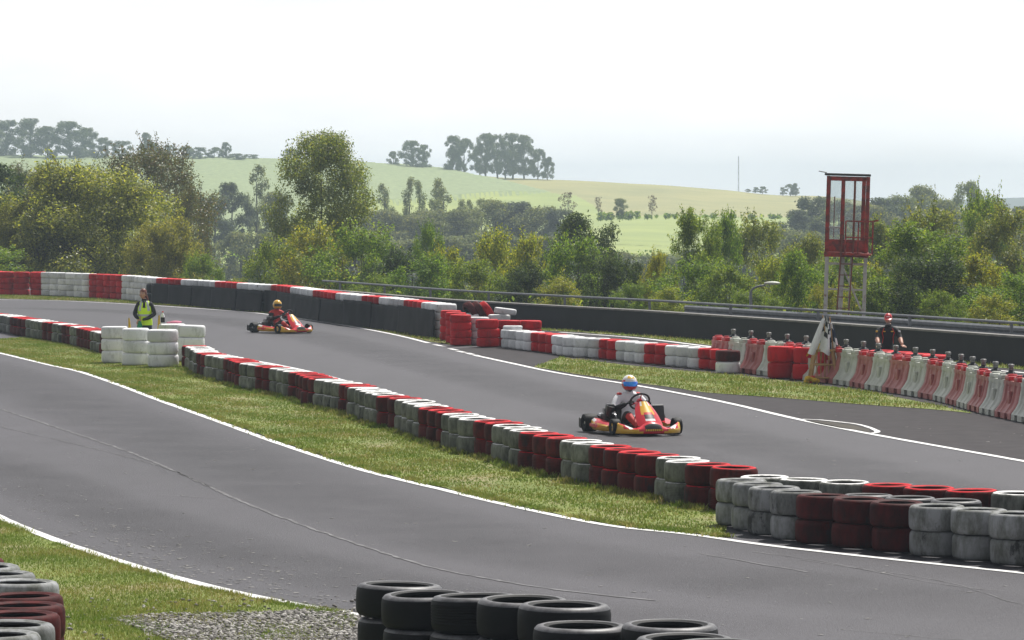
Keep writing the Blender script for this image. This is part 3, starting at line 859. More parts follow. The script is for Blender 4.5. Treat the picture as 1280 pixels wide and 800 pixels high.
def spread(pts, dmin, it=60, anchor=0.02):
    """push neighbours apart until no two stacks overlap"""
    P = [Vector(p) for p in pts]; A = [p.copy() for p in P]
    for _ in range(it):
        for i in range(len(P)):
            for j in range(i + 1, len(P)):
                d = P[j] - P[i]; L = d.length
                m = dmin[i] / 2 + dmin[j] / 2
                if L < m:
                    q = d / (L + 1e-9) * (m - L) * 0.5
                    P[i] -= q; P[j] += q
        for i in range(len(P)): P[i] += (A[i] - P[i]) * anchor
    return P

LAYER = {2: ['lower', 'upper'], 3: ['bottom', 'middle', 'top'], 4: ['bottom', 'second lowest', 'second highest', 'top'], 1: ['single']}
tyre_count = 0
def tyre(key, loc, Rr, h, label, group, rz=None, groove=False, tilt=None):
    global tyre_count
    o = bpy.data.objects.new('tyre', TY[key, 1 if groove else 0]); COL.objects.link(o)
    o.location = loc
    o.rotation_euler = tilt if tilt else (0, 0, random.uniform(0, 6.28) if rz is None else rz)
    o.scale = (Rr / TR, Rr / TR, h / THH)
    tag(o, label, 'tyre', group)
    tyre_count += 1
    return o
NAMEOF = {'white_old': 'grey-white', 'red_old': 'dark red', 'white_new': 'clean white', 'red_new': 'bright red', 'red_dull': 'dull dark red', 'white_dull': 'dull grey-white', 'black': 'black'}
def stack(p, key, n, Rr, h, where, group, groove=None, keys=None, jit=0.012, lay=None):
    z = 0.012
    for k in range(n):
        kk = keys[k] if keys else key
        g = (random.random() < 0.12) if groove is None else groove
        nm = (lay or LAYER[n])[k]
        tyre(kk, (p.x + random.gauss(0, jit * 0.6), p.y + random.gauss(0, jit * 0.6), z), Rr * random.uniform(0.985, 1.01), h, where.replace('@', NAMEOF[kk]).replace('#', nm), group, groove=g, tilt=(random.gauss(0, 0.010), random.gauss(0, 0.010), random.uniform(0, 6.28)))
        z += h + 0.001
    return z

# --- median barrier, stacks of two
base_px = [(226, 460), (231.5, 461.5), (243.6, 470.5), (256, 474), (277, 479), (300, 486), (317, 490), (336, 493.5), (359, 499), (387, 509), (415, 515.5), (436, 522.5), (467, 533), (491, 540), (516, 550), (549.7, 560.4), (579, 569), (598, 573), (617, 578.5), (641, 587), (672, 594.5), (691.6, 598), (713, 604.7), (732.5, 608), (755, 613), (778, 618), (806, 623), (826, 628), (841, 633), (873, 638), (889, 641)]
cen = []
for x, y in base_px:
    r = 0.285 * scl(y)
    cen.append((x + r, y - 0.20 * scl(y) * (y - YH) / F * 0 - 1.2 * ((y - YH) / 364) ** 2))
path = catmull([G(x, y) for x, y in cen], 6)
pts = resample(path, 0.578)
bounds = [(0, 'r'), (231.5, 'w'), (243.6, 'r'), (256, 'w'), (277, 'r'), (300, 'w'), (316.7, 'r'), (336, 'w'), (359, 'r'), (387, 'w'), (415, 'r'), (436, 'w'), (467, 'r'), (491, 'w'), (516, 'r'), (549.6, 'w'), (579, 'r'), (617, 'w'), (641, 'r'), (691.5, 'w'), (731, 'r'), (805, 'w'), (840, 'r')]
def pick(x, b):
    c = b[0][1]
    for v, k in b:
        if x >= v: c = k
    return c
pts = [p for p in pts if PX(p)[0] < 930]
cols = []
for p in pts:
    x, y = PX(p); cols.append(pick(x - 0.285 * scl(y) + 2.0, bounds))
def runs(cols):
    """position of each stack in its colour block"""
    out = []; blk = 0; last = None; q = 0
    cnt = {'r': 0, 'w': 0}
    for c in cols:
        if c != last: cnt[c] += 1; q = 0; last = c
        q += 1; out.append((cnt[c], q))
    return out
rn = runs(cols)
jx = Vector((0.0, 0.0, 0.0))
for i, (p, c, (b, q)) in enumerate(zip(pts, cols, rn)):
    key = 'white_old' if c == 'w' else 'red_old'
    where = '# @ tyre, %s stack of the median barrier, counted from the marshal post' % ordn(i + 1)
    off = Vector((random.gauss(0, 0.02), random.gauss(0, 0.015), 0))
    stack(p + off, key, 2, 0.285, 0.232 + 0.018 * (i / len(pts)), where, 'painted tyres of the median barrier', groove=(i in (41, 42, 48, 55)) or None)
n_med = len(pts)
tufts(pts, -0.30, 5200, 0.085, 0.010)
tufts(pts, -0.36, 1800, 0.06, 0.009)

# --- median barrier left of the marshal post
lp = [(-70, 409), (-30, 412.5), (0, 416.5), (20, 420.5), (32, 422.5), (50, 426), (80, 431), (110, 438.5), (126, 443.5)]
path = catmull([G(x + 0.28 * scl(y), y - 0.8) for x, y in lp], 6)
pts2 = [p for p in resample(path, 0.578) if PX(p)[0] < 146]
b2 = [(-200, 'r'), (-50, 'w'), (-30, 'r'), (-12, 'w'), (9, 'r'), (19, 'w'), (22, 'r'), (29, 'w'), (52, 'r'), (61, 'w'), (74, 'r'), (84, 'w'), (96, 'r'), (112, 'w'), (122, 'r')]
n2 = len(pts2)
for i, p in enumerate(pts2):
    x, y = PX(p)
    if x + 0.285 * scl(y) < -2: continue
    c = pick(x - 0.285 * scl(y) + 1.2, b2)
    stack(p, 'white_old' if c == 'w' else 'red_old', 2, 0.285, 0.232,
          '# @ tyre, %s stack left of the white marshal post' % ordn(n2 - i), 'painted tyres left of the marshal post')

# --- cluster at the right end: front row, black middle row, repainted back row
front = resample(catmull([G(x, y) for x, y in [(927, 657), (975, 669.5), (1035, 680.5), (1126, 690), (1223, 700), (1330, 712), (1400, 720)]], 6), 0.577)
fk = ['w', 'w', 'w', 'w', 'r', 'r', 'r', 'w', 'w', 'w', 'w', 'w']
backr = resample(catmull([G(x, y) for x, y in [(957, 652), (1020, 657), (1080, 661.5), (1130, 665.5), (1182, 669.5), (1246, 674), (1400, 685)]], 6), 0.577)
bk = ['w', 'w', 'w', 'r', 'r', 'r', 'w', 'w', 'w', 'w']
mid = [G(1094, 677), G(1140, 680.5), G(1187, 684)]
allp = list(front[:12]) + list(backr[:10]) + mid
dm = [0.577] * 22 + [0.56] * 3
sp_ = spread(allp, dm, 80, 0.05)
sp_ = spread(sp_, dm, 60, 0.0)
nf = len(front[:12]); nb = len(backr[:10])
for i in range(nf):
    stack(sp_[i], {'w': 'white_dull', 'r': 'red_dull'}[fk[i]], 2, 0.288, 0.252, '# @ tyre, %s front stack from the left of the right-hand tyre cluster' % ordn(i + 1), 'front row of the tyre cluster by the near track', groove=False)
for i in range(nb):
    stack(sp_[nf + i], {'w': 'white_old', 'r': 'red_old'}[bk[i]], 2, 0.288, 0.25, '# @ tyre, %s back stack from the left of the right-hand tyre cluster' % ordn(i + 1), 'back row of the tyre cluster by the near track', groove=False)
for i in range(3):
    stack(sp_[nf + nb + i], 'black', 2, 0.272, 0.243, '# unpainted black tyre between the rows, %s stack from the left' % ordn(i + 1), 'black tyres inside the cluster', groove=False)

# --- near black stacks at the bottom of the picture
nb_px = [(502, 731, 27.9), (541, 743, 27.3), (598, 745, 26.75), (651, 749, 26.2), (701, 756, 25.6), (750, 779, 25.1), (810, 781, 24.6), (862, 797, 24.0), (900, 802, 23.5), (950, 820, 23.0)]
P0 = []; hs = []
for x, y, D in nb_px:
    a = AT(x, y, D); P0.append(Vector((a.x, a.y, 0))); hs.append(a.z)
P1 = spread(P0, [0.655] * len(P0), 60, 0.05)
P1 = spread(P1, [0.652] * len(P0), 30, 0)
for i, (p, z) in enumerate(zip(P1, hs)):
    n = 3
    if i >= 7:   # the last stacks show the painted grey rim highlight
        pass
    stack(p, 'black', n, 0.325, z / n - 0.004, '# black slick tyre, %s stack from the left at the front' % ordn(i + 1) if i != 2 else '# black grooved tyre, %s stack from the left at the front' % ordn(i + 1), 'black tyre stacks by the near gravel', groove=(i == 2))
# --- near painted stacks at the lower left
left_r = [(8.5, 700, 'red_dull'), (23.4, 707.5, 'white_dull'), (48, 717.5, 'white_dull'), (73, 728, 'white_dull'), (80, 745, 'red_dull'), (80, 757, 'red_dull'), (75.6, 770, 'red_dull'), (68.4, 780, 'white_dull'), (51, 793, 'white_dull'), (36, 806, 'white_dull')]
P0 = []
for x, y, k in left_r:
    D = F * (H - 0.76) / (y - YH)
    a = AT(x, y, D); P0.append(Vector((a.x - 0.30, a.y, 0)))
P0 = spread(P0, [0.605] * len(P0), 40, 0.1)
P0 = spread(P0, [0.602] * len(P0), 40, 0.0)
for i, p in enumerate(P0):
    stack(p, left_r[i][2], 3, 0.30, 0.25, '# @ tyre, %s stack from the back in the lower left corner' % ordn(i + 1), 'painted tyre stacks in the lower left corner', groove=False)

# --- marshal post: white tyre walls three high
mp = [(144, 454.0), (170, 457.0), (204, 459.0), (239, 452.0), (216, 450.0)]
mpn = ['left', 'middle', 'right']
Pm = spread([G(x, y) for x, y in mp], [0.60, 0.60, 0.66, 0.62, 0.62], 40, 0.1)
for i, p in enumerate(Pm):
    if i < 3: where = '# clean white tyre in the %s stack of the marshal post front wall' % mpn[i]
    else: where = '# clean white tyre in the %s stack behind the marshal post wall' % ['right', 'left'][i - 3]
    stack(p, 'white_new', 3, [0.30, 0.305, 0.34, 0.31, 0.31][i], 0.268, where, 'white tyres of the marshal post', groove=False)
post_R = Pm[4]; post_RR = Pm[3]

# --- far barrier along the outside of the far track: stacks of four
fb = [(-40, 366), (0, 369.3), (45, 369.8), (109, 372.8), (151, 375.3), (190, 379.3), (240, 383), (320, 390), (347, 392), (415, 404), (485, 413), (546, 423.6)]
front_line = catmull([G(x, y) for x, y in fb], 8)
def offset(C, d):
    out = []
    for i, p in enumerate(C):
        t = (C[min(i + 1, len(C) - 1)] - C[max(i - 1, 0)]); t.z = 0; t.normalize()
        out.append(p + Vector((-t.y, t.x, 0)) * d)
    return out
cl = offset(front_line, 0.33)
def resample_px(C, px0, first=0.665, then=0.60, switch=112):
    out = []; last = None
    for p in resample(C, 0.02):
        x = PX(p)[0]
        if x < px0: continue
        gap = first if x < switch else then
        if last is None or (p - last).length >= gap:
            out.append(p); last = p
    return out
fpts = resample_px(cl, -6)
b3 = [(-100, 'r'), (43, 'w'), (107, 'r'), (150, 'w'), (190, 'r'), (226, 'w'), (264, 'r'), (292, 'w'), (330, 'r'), (360, 'w'), (390, 'r'), (417, 'w'), (446, 'r'), (472, 'w'), (500, 'r'), (525, 'w')]
nfar = 0
for i, p in enumerate(fpts):
    x, y = PX(p)
    if x > 560: break
    c = pick(x - 0.3 * scl(y) + 1.0, b3)
    key = 'white_new' if c == 'w' else 'red_new'
    rr = 0.308 if x < 112 else 0.293
    if x < 188 or x > 545:
        stack(p, key, 4, rr, 0.222, '# @ tyre, %s stack from the left in the far barrier' % ordn(i + 1), 'tyres of the far barrier', groove=False)
    else:
        # below the top tyre the stack is wrapped by rubber belting: plain black tyres, painted one on top
        z = 0.012
        for k in range(2):
            tyre('black', (p.x, p.y, z), rr, 0.334, '%s hidden black tyre under belting, %s far stack from the left' % (['lower', 'upper'][k], ordn(i + 1)), 'black tyres behind the belting')
            z += 0.335
        tyre(key, (p.x, p.y, z), rr, 0.215, '%s tyre topping the %s far stack, above the black belting' % (NAMEOF[key], ordn(i + 1)), 'painted tyres topping the far barrier')
    nfar += 1
# belting panels
fl = [p for p in offset(front_line, -0.01) if True]
seg = resample(fl, 0.12)
seg = [p for p in seg if 190 <= PX(p)[0] <= 546]
cuts = [190, 212, 241, 266, 297, 330, 347, 372, 402, 432, 466, 500, 546]
for q in range(len(cuts) - 1):
    a, b = cuts[q], cuts[q + 1]
    ps = [p for p in seg if a - 1 <= PX(p)[0] <= b + 0.5]
    if len(ps) < 2: continue
    V = []; off = 0.012 * (q % 2)
    nz = 7; hh = 0.70 + random.uniform(-0.03, 0.04)
    for s_, sgn in ((0.0, 1), (0.014, -1)):
        for i, p in enumerate(ps):
            t = (ps[min(i + 1, len(ps) - 1)] - ps[max(i - 1, 0)]).normalized(); nn = Vector((t.y, -t.x, 0))
            for k in range(nz):
                f_ = k / (nz - 1)
                w = 0.03 * mnoise.noise(Vector((p.x * 1.6, p.y * 1.6, f_ * 1.2 + q))) + 0.03
                pos = p + nn * (w + off - s_ + 0.05 * (1 - f_) ** 2)
                V.append((pos.x, pos.y, 0.014 + f_ * (hh + 0.02 * mnoise.noise(Vector((p.x * 2, p.y * 2, 5))))))
    n = len(ps); Fc = []
    for s_ in range(2):
        o_ = s_ * n * nz
        for i in range(n - 1):
            for k in range(nz - 1):
                a0 = o_ + i * nz + k
                Fc.append((a0, a0 + nz, a0 + nz + 1, a0 + 1) if s_ == 0 else (a0, a0 + 1, a0 + nz + 1, a0 + nz))
    e = n * nz
    for i in range(n - 1):
        Fc.append((i * nz + nz - 1, (i + 1) * nz + nz - 1, e + (i + 1) * nz + nz - 1, e + i * nz + nz - 1))
    for k in range(nz - 1):
        Fc.append((k, k + 1, e + k + 1, e + k)); j = (n - 1) * nz
        Fc.append((j + k, e + j + k, e + j + k + 1, j + k + 1))
    o = link('rubber_belt', np_mesh('rubber_belt', V, Fc, [M['belt']], smooth=True))
    tag(o, 'wavy black rubber belt, %s panel from the left along the far tyre barrier' % ordn(q + 1), 'rubber belt', 'rubber belting along the far barrier')

# --- red and white cluster where the far barrier ends
def col(x, y, Rr, key, n, h, where, group='tyres at the end of the far barrier', keys=None, lay=None):
    return stack(G(x, y), key, n, Rr, h, where, group, groove=False, keys=keys, lay=lay)
cl_px = [(563, 426, .27, 'red_new', 4, .192), (570.5, 429.2, .27, 'red_new', 4, .192), (578, 432, .27, 'red_new', 4, .19), (596, 431.5, .27, 'white_new', 4, .172), (611, 434.0, .285, 'red_new', 3, .225), (637, 433.5, .29, 'red_new', 3, .215), (661, 433.0, .29, 'red_new', 3, .21), (592, 423, .29, 'white_new', 3, .215), (624, 425, .29, 'white_new', 3, .215)]
Pc = spread([G(a[0], a[1]) for a in cl_px], [2 * a[2] + 0.01 for a in cl_px], 60, 0.06)
Pc = spread(Pc, [2 * a[2] + 0.01 for a in cl_px], 40, 0)
for i, (a, p) in enumerate(zip(cl_px, Pc)):
    stack(p, a[3], a[4], a[2], a[5], '# @ tyre, %s stack of the cluster ending the far barrier' % ordn(i + 1), 'tyres at the end of the far barrier', groove=False)
# three red tyres tipped on edge on top, and a white one lying slanted
for k, (x, dz) in enumerate([(584, 0.0), (591, 0.0), (599, -0.01)]):
    p = Pc[7] + Vector((-0.15 + 0.20 * k, -0.05, 0))
    tyre('red_old' if k < 2 else 'red_new', (p.x, p.y, 0.655), 0.28, 0.2, '%s tipped red tyre leaning on top of the far cluster' % ['left', 'middle', 'right'][k], 'red tyres tipped on the cluster', tilt=(0, R(58), R(18)))
tyre('white_new', (Pc[8].x + 0.15, Pc[8].y, 0.672), 0.29, 0.15, 'white tyre lying slanted on top behind the red stacks', 'tyres at the end of the far barrier', tilt=(0, R(7), 0))

# --- red and white barrier beyond the far track, stacks of two
mb_px = [(626, 436.0), (660, 440), (684, 443), (705, 446.5), (741, 449), (768, 452), (800, 455.5), (830, 458.5), (861, 461.5), (892, 464.5)]
path = catmull([G(x + 0.27 * scl(y), y - 0.8) for x, y in mb_px], 6)
pts3 = [p for p in resample(path, 0.565)]
b4 = [(0, 'w'), (659, 'r'), (683, 'w'), (699, 'r'), (704.5, 'w'), (740, 'r'), (767.5, 'w'), (799.5, 'r'), (829.5, 'w'), (860.5, 'r')]
for i, p in enumerate(pts3):
    x, y = PX(p)
    c = pick(x - 0.27 * scl(y) + 1.2, b4)
    stack(p, 'white_new' if c == 'w' else 'red_new', 2, 0.278, 0.222, '# @ tyre, %s stack from the left in the barrier beyond the far track' % ordn(i + 1), 'tyres of the barrier beyond the far track', groove=False)
e = pts3[0]
tyre('white_new', (e.x + 0.02, e.y + 0.05, 0.012 + 2 * 0.223), 0.24, 0.09, 'flat white tyre lying on the first white stack beyond the red cluster', 'tyres of the barrier beyond the far track')
p = G(909.5, 466.5)
tyre('white_new', (p.x, p.y - 0.1, 0.012), 0.26, 0.235, 'white tyre under a dark red one before the water-filled barriers', 'two-tone tyre stack')
tyre('red_dull', (p.x, p.y - 0.1, 0.25), 0.26, 0.235, 'dark red tyre on a white one before the water-filled barriers', 'two-tone tyre stack')
# --- big red wrapped stacks in front of the water-filled barriers
for i, (x, y) in enumerate([(976, 473.5), (1008, 475.0), (1039, 477.5)]):
    p = G(x, y)
    stack(p, 'red_new', 2, 0.275, 0.325, '# tall bright red tyre, %s stack from the left beside the wooden flag stand' % ordn(i + 1), 'tall red tyres by the flag stand', groove=False)
for i, x in enumerate([1102, 1124, 1147, 1169]):
    p = G(x, 474.0 + i * 2.2)
    stack(p, 'red_new', 2, 0.275, 0.285, '# bright red tyre, %s stack from the left in front of the man' % ordn(i + 1), 'red tyres the man leans on', groove=False)
man_rest = 0.012 + 2 * 0.286
# the tyres that show largest stay single objects; the rest of that kind is one mass
alltyres = [o for o in COL.objects if o.get('category') == 'tyre']
def rank(o):
    x, y = PX(o.location); x2, y2 = PX(o.location + Vector((0, 0, o.scale.z * THH)))
    out = x < -30 or x > 1305 or y2 > 800
    if o['label'].startswith(('lower hidden', 'upper hidden')): out = True
    return (1 if out else 0, o.location.y / (1.0 if 'front in' not in o['label'] else 1.0))
alltyres.sort(key=rank)
rest = alltyres[298:]
VV = []; FF = []; MI = []; TZ = []; TT_ = []; SM = []; mats_ = []; nb_ = 0
cache = {}
for o in rest:
    me = o.data
    if me.name not in cache:
        co = np.zeros(len(me.vertices) * 3, np.float32); me.vertices.foreach_get('co', co)
        cache[me.name] = (co.reshape(-1, 3), [tuple(p.vertices) for p in me.polygons], [p.material_index for p in me.polygons])
    co, fs0, mi0 = cache[me.name]
    Mx = Matrix.LocRotScale(o.location, o.rotation_euler, o.scale); A_ = np.array(Mx)
    VV.append(co @ A_[:3, :3].T + A_[:3, 3]); TZ.append(co[:, 2]); TT_.append(np.full(len(co), random.random()))
    mp__ = []
    for q in me.materials:
        if q not in mats_: mats_.append(q)
        mp__.append(mats_.index(q))
    FF += [tuple(nb_ + i for i in f) for f in fs0]; MI += [mp__[i] for i in mi0]; nb_ += len(co)
print('SINGLE TYRES', 298, 'MASS', len(rest), 'nearest in mass', min(o.location.y for o in rest))
for o in rest: bpy.data.objects.remove(o)
me = bpy.data.meshes.new('far_tyres'); me.from_pydata(np.concatenate(VV).tolist(), [], FF)
for q in mats_: me.materials.append(q)
me.polygons.foreach_set('material_index', MI); me.polygons.foreach_set('use_smooth', [True] * len(FF))
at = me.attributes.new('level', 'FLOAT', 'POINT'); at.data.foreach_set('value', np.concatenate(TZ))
at = me.attributes.new('tone', 'FLOAT', 'POINT'); at.data.foreach_set('value', np.concatenate(TT_))
me.update(); o = link('far_tyres', me); o['kind'] = 'stuff'
# ------------------------------------------------------------------ water-filled barriers
def water_barrier(red):
    body = MB()
    L = 1.0; hh = 0.70
    def half(z):       # half thickness of the jersey profile
        return interp(z, [(0, 0.245), (0.10, 0.245), (0.28, 0.135), (0.56, 0.085), (0.66, 0.08), (0.70, 0.075)])
    zs = [0.10, 0.20, 0.30, 0.43, 0.56, 0.60, 0.66]
    xk = [(-.495, .02), (-.46, 0), (-.36, 0), (-.33, .028), (-.20, .028), (-.17, 0), (-.155, 0), (-.135, .02), (.135, .02), (.155, 0), (.17, 0), (.20, .028), (.33, .028), (.36, 0), (.46, 0), (.495, .02)]
    secs = []
    for x, d in xk:
        dd = d
        pts = [(x, -(half(z) - (dd if 0.14 < z < 0.6 else 0)), z) for z in zs] + [(x, (half(z) - (dd if 0.14 < z < 0.6 else 0)), z) for z in reversed(zs)]
        secs.append(pts)
    body.loft(secs)
    for x0, x1 in ((-.495, -.30), (-.13, .13), (.30, .495)):
        body.box(((x0 + x1) / 2, 0, 0.05), (x1 - x0, 0.486, 0.104))
    for sx in (-1, 1):     # arches over the fork pockets
        for k in range(5):
            w = 0.02 + 0.015 * k
            body.box((sx * (0.13 + w / 2 - 0.0), 0, 0.06 + 0.009 * k), (w * 0.6, 0.44, 0.09))
    root = empty('water_barrier')
    body.build('body', [M['plastic_red'] if red else M['plastic_white']], root, angle=35)
    for sx in (-1, 1):
        cap = MB()
        x = sx * 0.27
        cap.rbox((x, 0, 0.70), (0.26, 0.19, 0.09), 0.022)
        cap.lathe([(0.0, 0.742), (0.075, 0.742), (0.085, 0.757), (0.075, 0.775), (0.0, 0.778)], n=14, closed=False, M=Matrix.Translation((x, 0, 0)))
        cap.build('top_lug', [M['plastic_red_cap'] if red else M['plastic_white']], root)
    pl = MB(); pl.rbox((0, -0.118, 0.37), (0.11, 0.05, 0.22), 0.01)
    pl.build('raised_panel', [M['plastic_red'] if red else M['plastic_white']], root)
    post = MB()
    post.lathe([(0.0, 0.66), (0.035, 0.66), (0.035, 0.745), (0.10, 0.755), (0.09, 0.785), (0.045, 0.815), (0.04, 0.84), (0, 0.84)], n=16, closed=False, M=Matrix.Translation((0.5, 0.05, 0)))
    po = post.build('coupling_post', [M['plastic_black']], root)
    kn = MB()
    kn.lathe([(0, 0.835), (0.042, 0.837), (0.045, 0.87), (0.034, 0.876), (0.034, 0.882), (0.052, 0.888), (0.054, 0.93), (0.04, 0.944), (0, 0.946)], n=16, closed=False, M=Matrix.Translation((0.5, 0.05, 0)))
    kn.build('knob', [M['knob_grey']], po)
    return root
wb = {True: water_barrier(True), False: water_barrier(False)}
used = {True: False, False: False}
bp_ = [(893, 460.5), (926, 464.5), (1000, 473.5), (1062, 481), (1104, 488), (1146, 494), (1184, 501), (1211, 508), (1238, 516), (1274, 524), (1330, 536), (1400, 552)]
path = catmull([G(x, y) for x, y in bp_], 6)
bpts = resample(path, 1.035)
reds = True
nbar = 0
for i in range(len(bpts) - 1):
    a, b = bpts[i], bpts[i + 1]
    c = (a + b) / 2
    x = PX(c)[0]
    if x > 1330: break
    red = (i % 2 == 0)
    if not used[red]: o = wb[red]; used[red] = True
    else: o = copy_tree(wb[red])
    d = b - a
    o.location = (c.x, c.y, 0.012); o.rotation_euler = (0, 0, math.atan2(d.y, d.x) + math.pi)
    o.rotation_euler.z = math.atan2(-d.y, -d.x) + math.pi if False else math.atan2(d.y, d.x)
    nm = 'faded red' if red else 'off-white'
    o.scale = (1.0, 1.0, 0.92)
    tag(o, '%s plastic water-filled barrier, %s in the line running towards the right edge' % (nm, ordn(i + 1)), 'barrier', 'water-filled barriers along the pit lane')
    nbar += 1

# ------------------------------------------------------------------ boundary wall, coping, rail
wroot = empty('boundary_wall')
tag(wroot, 'long low black wall with grey coping behind the pit lane', 'wall')
wl0 = [p for p in resample(WALL, 1.2) if PX(p)[0] > 392]
def wallmb(P, th, z0, z1, offs=0.0):
    mb = MB(); secs = []
    for i, p in enumerate(P):
        t = (P[min(i + 1, len(P) - 1)] - P[max(i - 1, 0)]).normalized(); nn = Vector((t.y, -t.x, 0))
        q = p + nn * offs - wl0[0]
        a = q + nn * (th / 2); b = q - nn * (th / 2)
        secs.append([(a.x, a.y, z0), (a.x, a.y, z1), (b.x, b.y, z1), (b.x, b.y, z0)])
    mb.loft(secs)
    return mb
wroot.location = wl0[0]
wallmb(wl0, 0.25, -1.2, 0.62).build('wall_face', [M['wall']], wroot, smooth=False)
wallmb(wl0, 0.32, 0.6215, 0.665).build('coping', [M['cap']], wroot, smooth=False)

rroot = empty('hand_rail', wl0[0])
tag(rroot, 'grey steel hand rail on posts running above the black wall', 'railing')
rl = offset(WALL, 0.55); rl = [p for p in resample(rl, 1.0) if PX(p)[0] > 396]
mb = MB(); mb.tube([p - wl0[0] + Vector((0, 0, 0.90)) for p in rl], 0.032, 8); mb.build('rail', [M['steel']], rroot)
for i, p in enumerate(rl):
    if i % 5 == 2 and PX(p)[0] > 380:
        q = p - wl0[0]
        mb = MB(); mb.box((q.x, q.y, -0.10), (0.07, 0.05, 1.95)); mb.build('post', [M['steel']], rroot, smooth=False)
# crash barrier beam behind the wall on the right
groot = empty('crash_barrier', wl0[0])
tag(groot, 'grey steel crash barrier beam showing above the black wall on the right', 'crash barrier')
gl = [p for p in resample(offset(WALL, 1.1), 0.8) if PX(p)[0] > 850]
mb = MB(); secs = []
for i, p in enumerate(gl):
    t = (gl[min(i + 1, len(gl) - 1)] - gl[max(i - 1, 0)]).normalized(); nn = Vector((t.y, -t.x, 0)); q = p - wl0[0]
    prof = [(0.0, 0.50), (0.045, 0.54), (0.045, 0.60), (0.0, 0.645), (0.045, 0.69), (0.045, 0.75), (0.0, 0.79)]
    sec = [tuple(q + nn * a + Vector((0, 0, z))) for a, z in prof] + [tuple(q + nn * (a - 0.012) + Vector((0, 0, z))) for a, z in reversed(prof)]
    secs.append(sec)
mb.loft(secs); mb.build('beam', [M['steel']], groot)
for i, p in enumerate(gl):
    if i % 4 == 1:
        q = p - wl0[0]; mb = MB(); mb.box((q.x, q.y + 0.10, -0.25), (0.1, 0.07, 1.9)); mb.build('post', [M['steel']], groot, smooth=False)

# ------------------------------------------------------------------ watch tower
TD = 96.0
tb = AT(1053, 400, TD)
tz = -1.2
trt = empty('watch_tower', (tb.x, TD, tz), R(-4))
tag(trt, 'rusty red glazed watch cabin standing on tall pale steel legs', 'tower')
trt.rotation_euler = (0, R(1.6), R(-6))
s_ = F / TD
def tzp(y): return H - (y - YH) / F * TD - tz      # height above tower base for photo row
zt, zb, zf = tzp(218.5), tzp(312), tzp(318)
wx = 0.50; wy = 0.50
def bar(mb, a, b, w=0.05): mb.tube([a, b], w / 2 * 1.2, 6)
for sx, sy in ((-1, -1), (1, -1), (-1, 1), (1, 1)):
    mb = MB(); mb.box((sx * wx * 0.98, sy * wy, zf / 2), (0.08, 0.08, zf)); mb.build('leg', [M['tower_leg']], trt, smooth=False)
for sy in (-1, 1):
    mb = MB()
    for z in (zf * 0.52, zf * 0.93): mb.tube([(-wx, sy * wy, z), (wx, sy * wy, z)], 0.022, 6)
    mb.tube([(-wx, sy * wy, zf * 0.52), (wx * 0.0, sy * wy, zf * 0.25)], 0.016, 6)
    mb.build('cross_brace', [M['tower_leg']], trt)
for sx in (-1, 1):
    mb = MB(); mb.tube([(sx * wx, -wy, zf * 0.35), (sx * wx, wy, zf * 0.8)], 0.018, 6); mb.build('cross_brace', [M['tower_leg']], trt)
# inner pair of thinner legs
for sx in (-0.22, 0.16):
    mb = MB(); mb.tube([(sx * wx, -wy * 0.6, 0), (sx * wx + 0.05, -wy * 0.6, zf)], 0.032, 6); mb.build('leg', [M['tower_leg']], trt)
mb = MB(); mb.tube([(-0.1, -wy, zf * .52), (wx, -wy, zf * 0.52)], 0.018, 6); mb.build('cross_brace', [M['tower_leg']], trt)
for sy in (-1, 1):
    mb = MB(); mb.tube([(-wx, sy * wy, zf * .12), (wx, sy * wy, zf * 0.50)], 0.014, 6); mb.tube([(wx, sy * wy, zf * .54), (-wx * .2, sy * wy, zf * 0.92)], 0.014, 6)
    mb.tube([(-wx, sy * wy, zf * .74), (wx, sy * wy, zf * .74)], 0.014, 6); mb.build('cross_brace', [M['tower_leg']], trt)
# ladder up the middle
mb = MB()
for dx in (-0.13, 0.17): mb.tube([(dx - 0.12, -wy - 0.35, 0.3), (dx + 0.02, -wy - 0.08, zf + 0.5)], 0.022, 6)
k = 0.4
while k < zf + 0.4:
    t = (k - 0.3) / (zf + 0.2); y = -wy - 0.35 + 0.27 * t
    mb.tube([(-0.25 + 0.14 * t, y, k), (0.05 + 0.14 * t, y, k)], 0.012, 5); k += 0.28
mb.build('ladder', [M['rust']], trt)
mb = MB(); mb.tube([(-0.18, -0.1, 0), (-0.12, -0.1, zf)], 0.05, 6); mb.build('pipe', [M['tower_leg']], trt)
mb = MB(); mb.rbox((0.12, -wy + 0.1, zf * 0.33), (0.26, 0.2, 0.2), 0.02); mb.build('switch_box', [M['dark_metal']], trt)
mb = MB(); mb.rbox((0, 0, zf + 0.0), (2 * wx + 0.12, 2 * wy + 0.12, 0.12), 0.01); mb.build('floor_deck', [M['tower_red']], trt)
cab = empty('cabin'); cab.parent = trt
def cb(c, s, name, mat, r=0.006):
    mb = MB(); mb.rbox(c, s, r); return mb.build(name, [mat], cab)
z0 = zf + 0.062; z1 = zt - 0.04
for sx, sy in ((-1, -1), (1, -1), (-1, 1), (1, 1)):
    cb((sx * wx, sy * wy, (z0 + z1) / 2), (0.09, 0.09, z1 - z0), 'corner_post', M['tower_red'])
for sy in (-1, 1):
    cb((0, sy * wy, z0 + 0.16), (2 * wx - 0.094, 0.05, 0.31), 'lower_panel', M['tower_red'])
    cb((0, sy * wy, z1 - 0.06), (2 * wx - 0.094, 0.06, 0.11), 'top_rail', M['tower_red'])
for sx in (-1, 1):
    cb((sx * wx, 0, z0 + 0.16), (0.05, 2 * wy - 0.094, 0.31), 'lower_panel', M['tower_red'])
    cb((sx * wx, 0, z1 - 0.06), (0.06, 2 * wy - 0.094, 0.11), 'top_rail', M['tower_red'])
zc = (z0 + 0.32 + z1 - 0.115) / 2; zh = z1 - 0.115 - z0 - 0.32
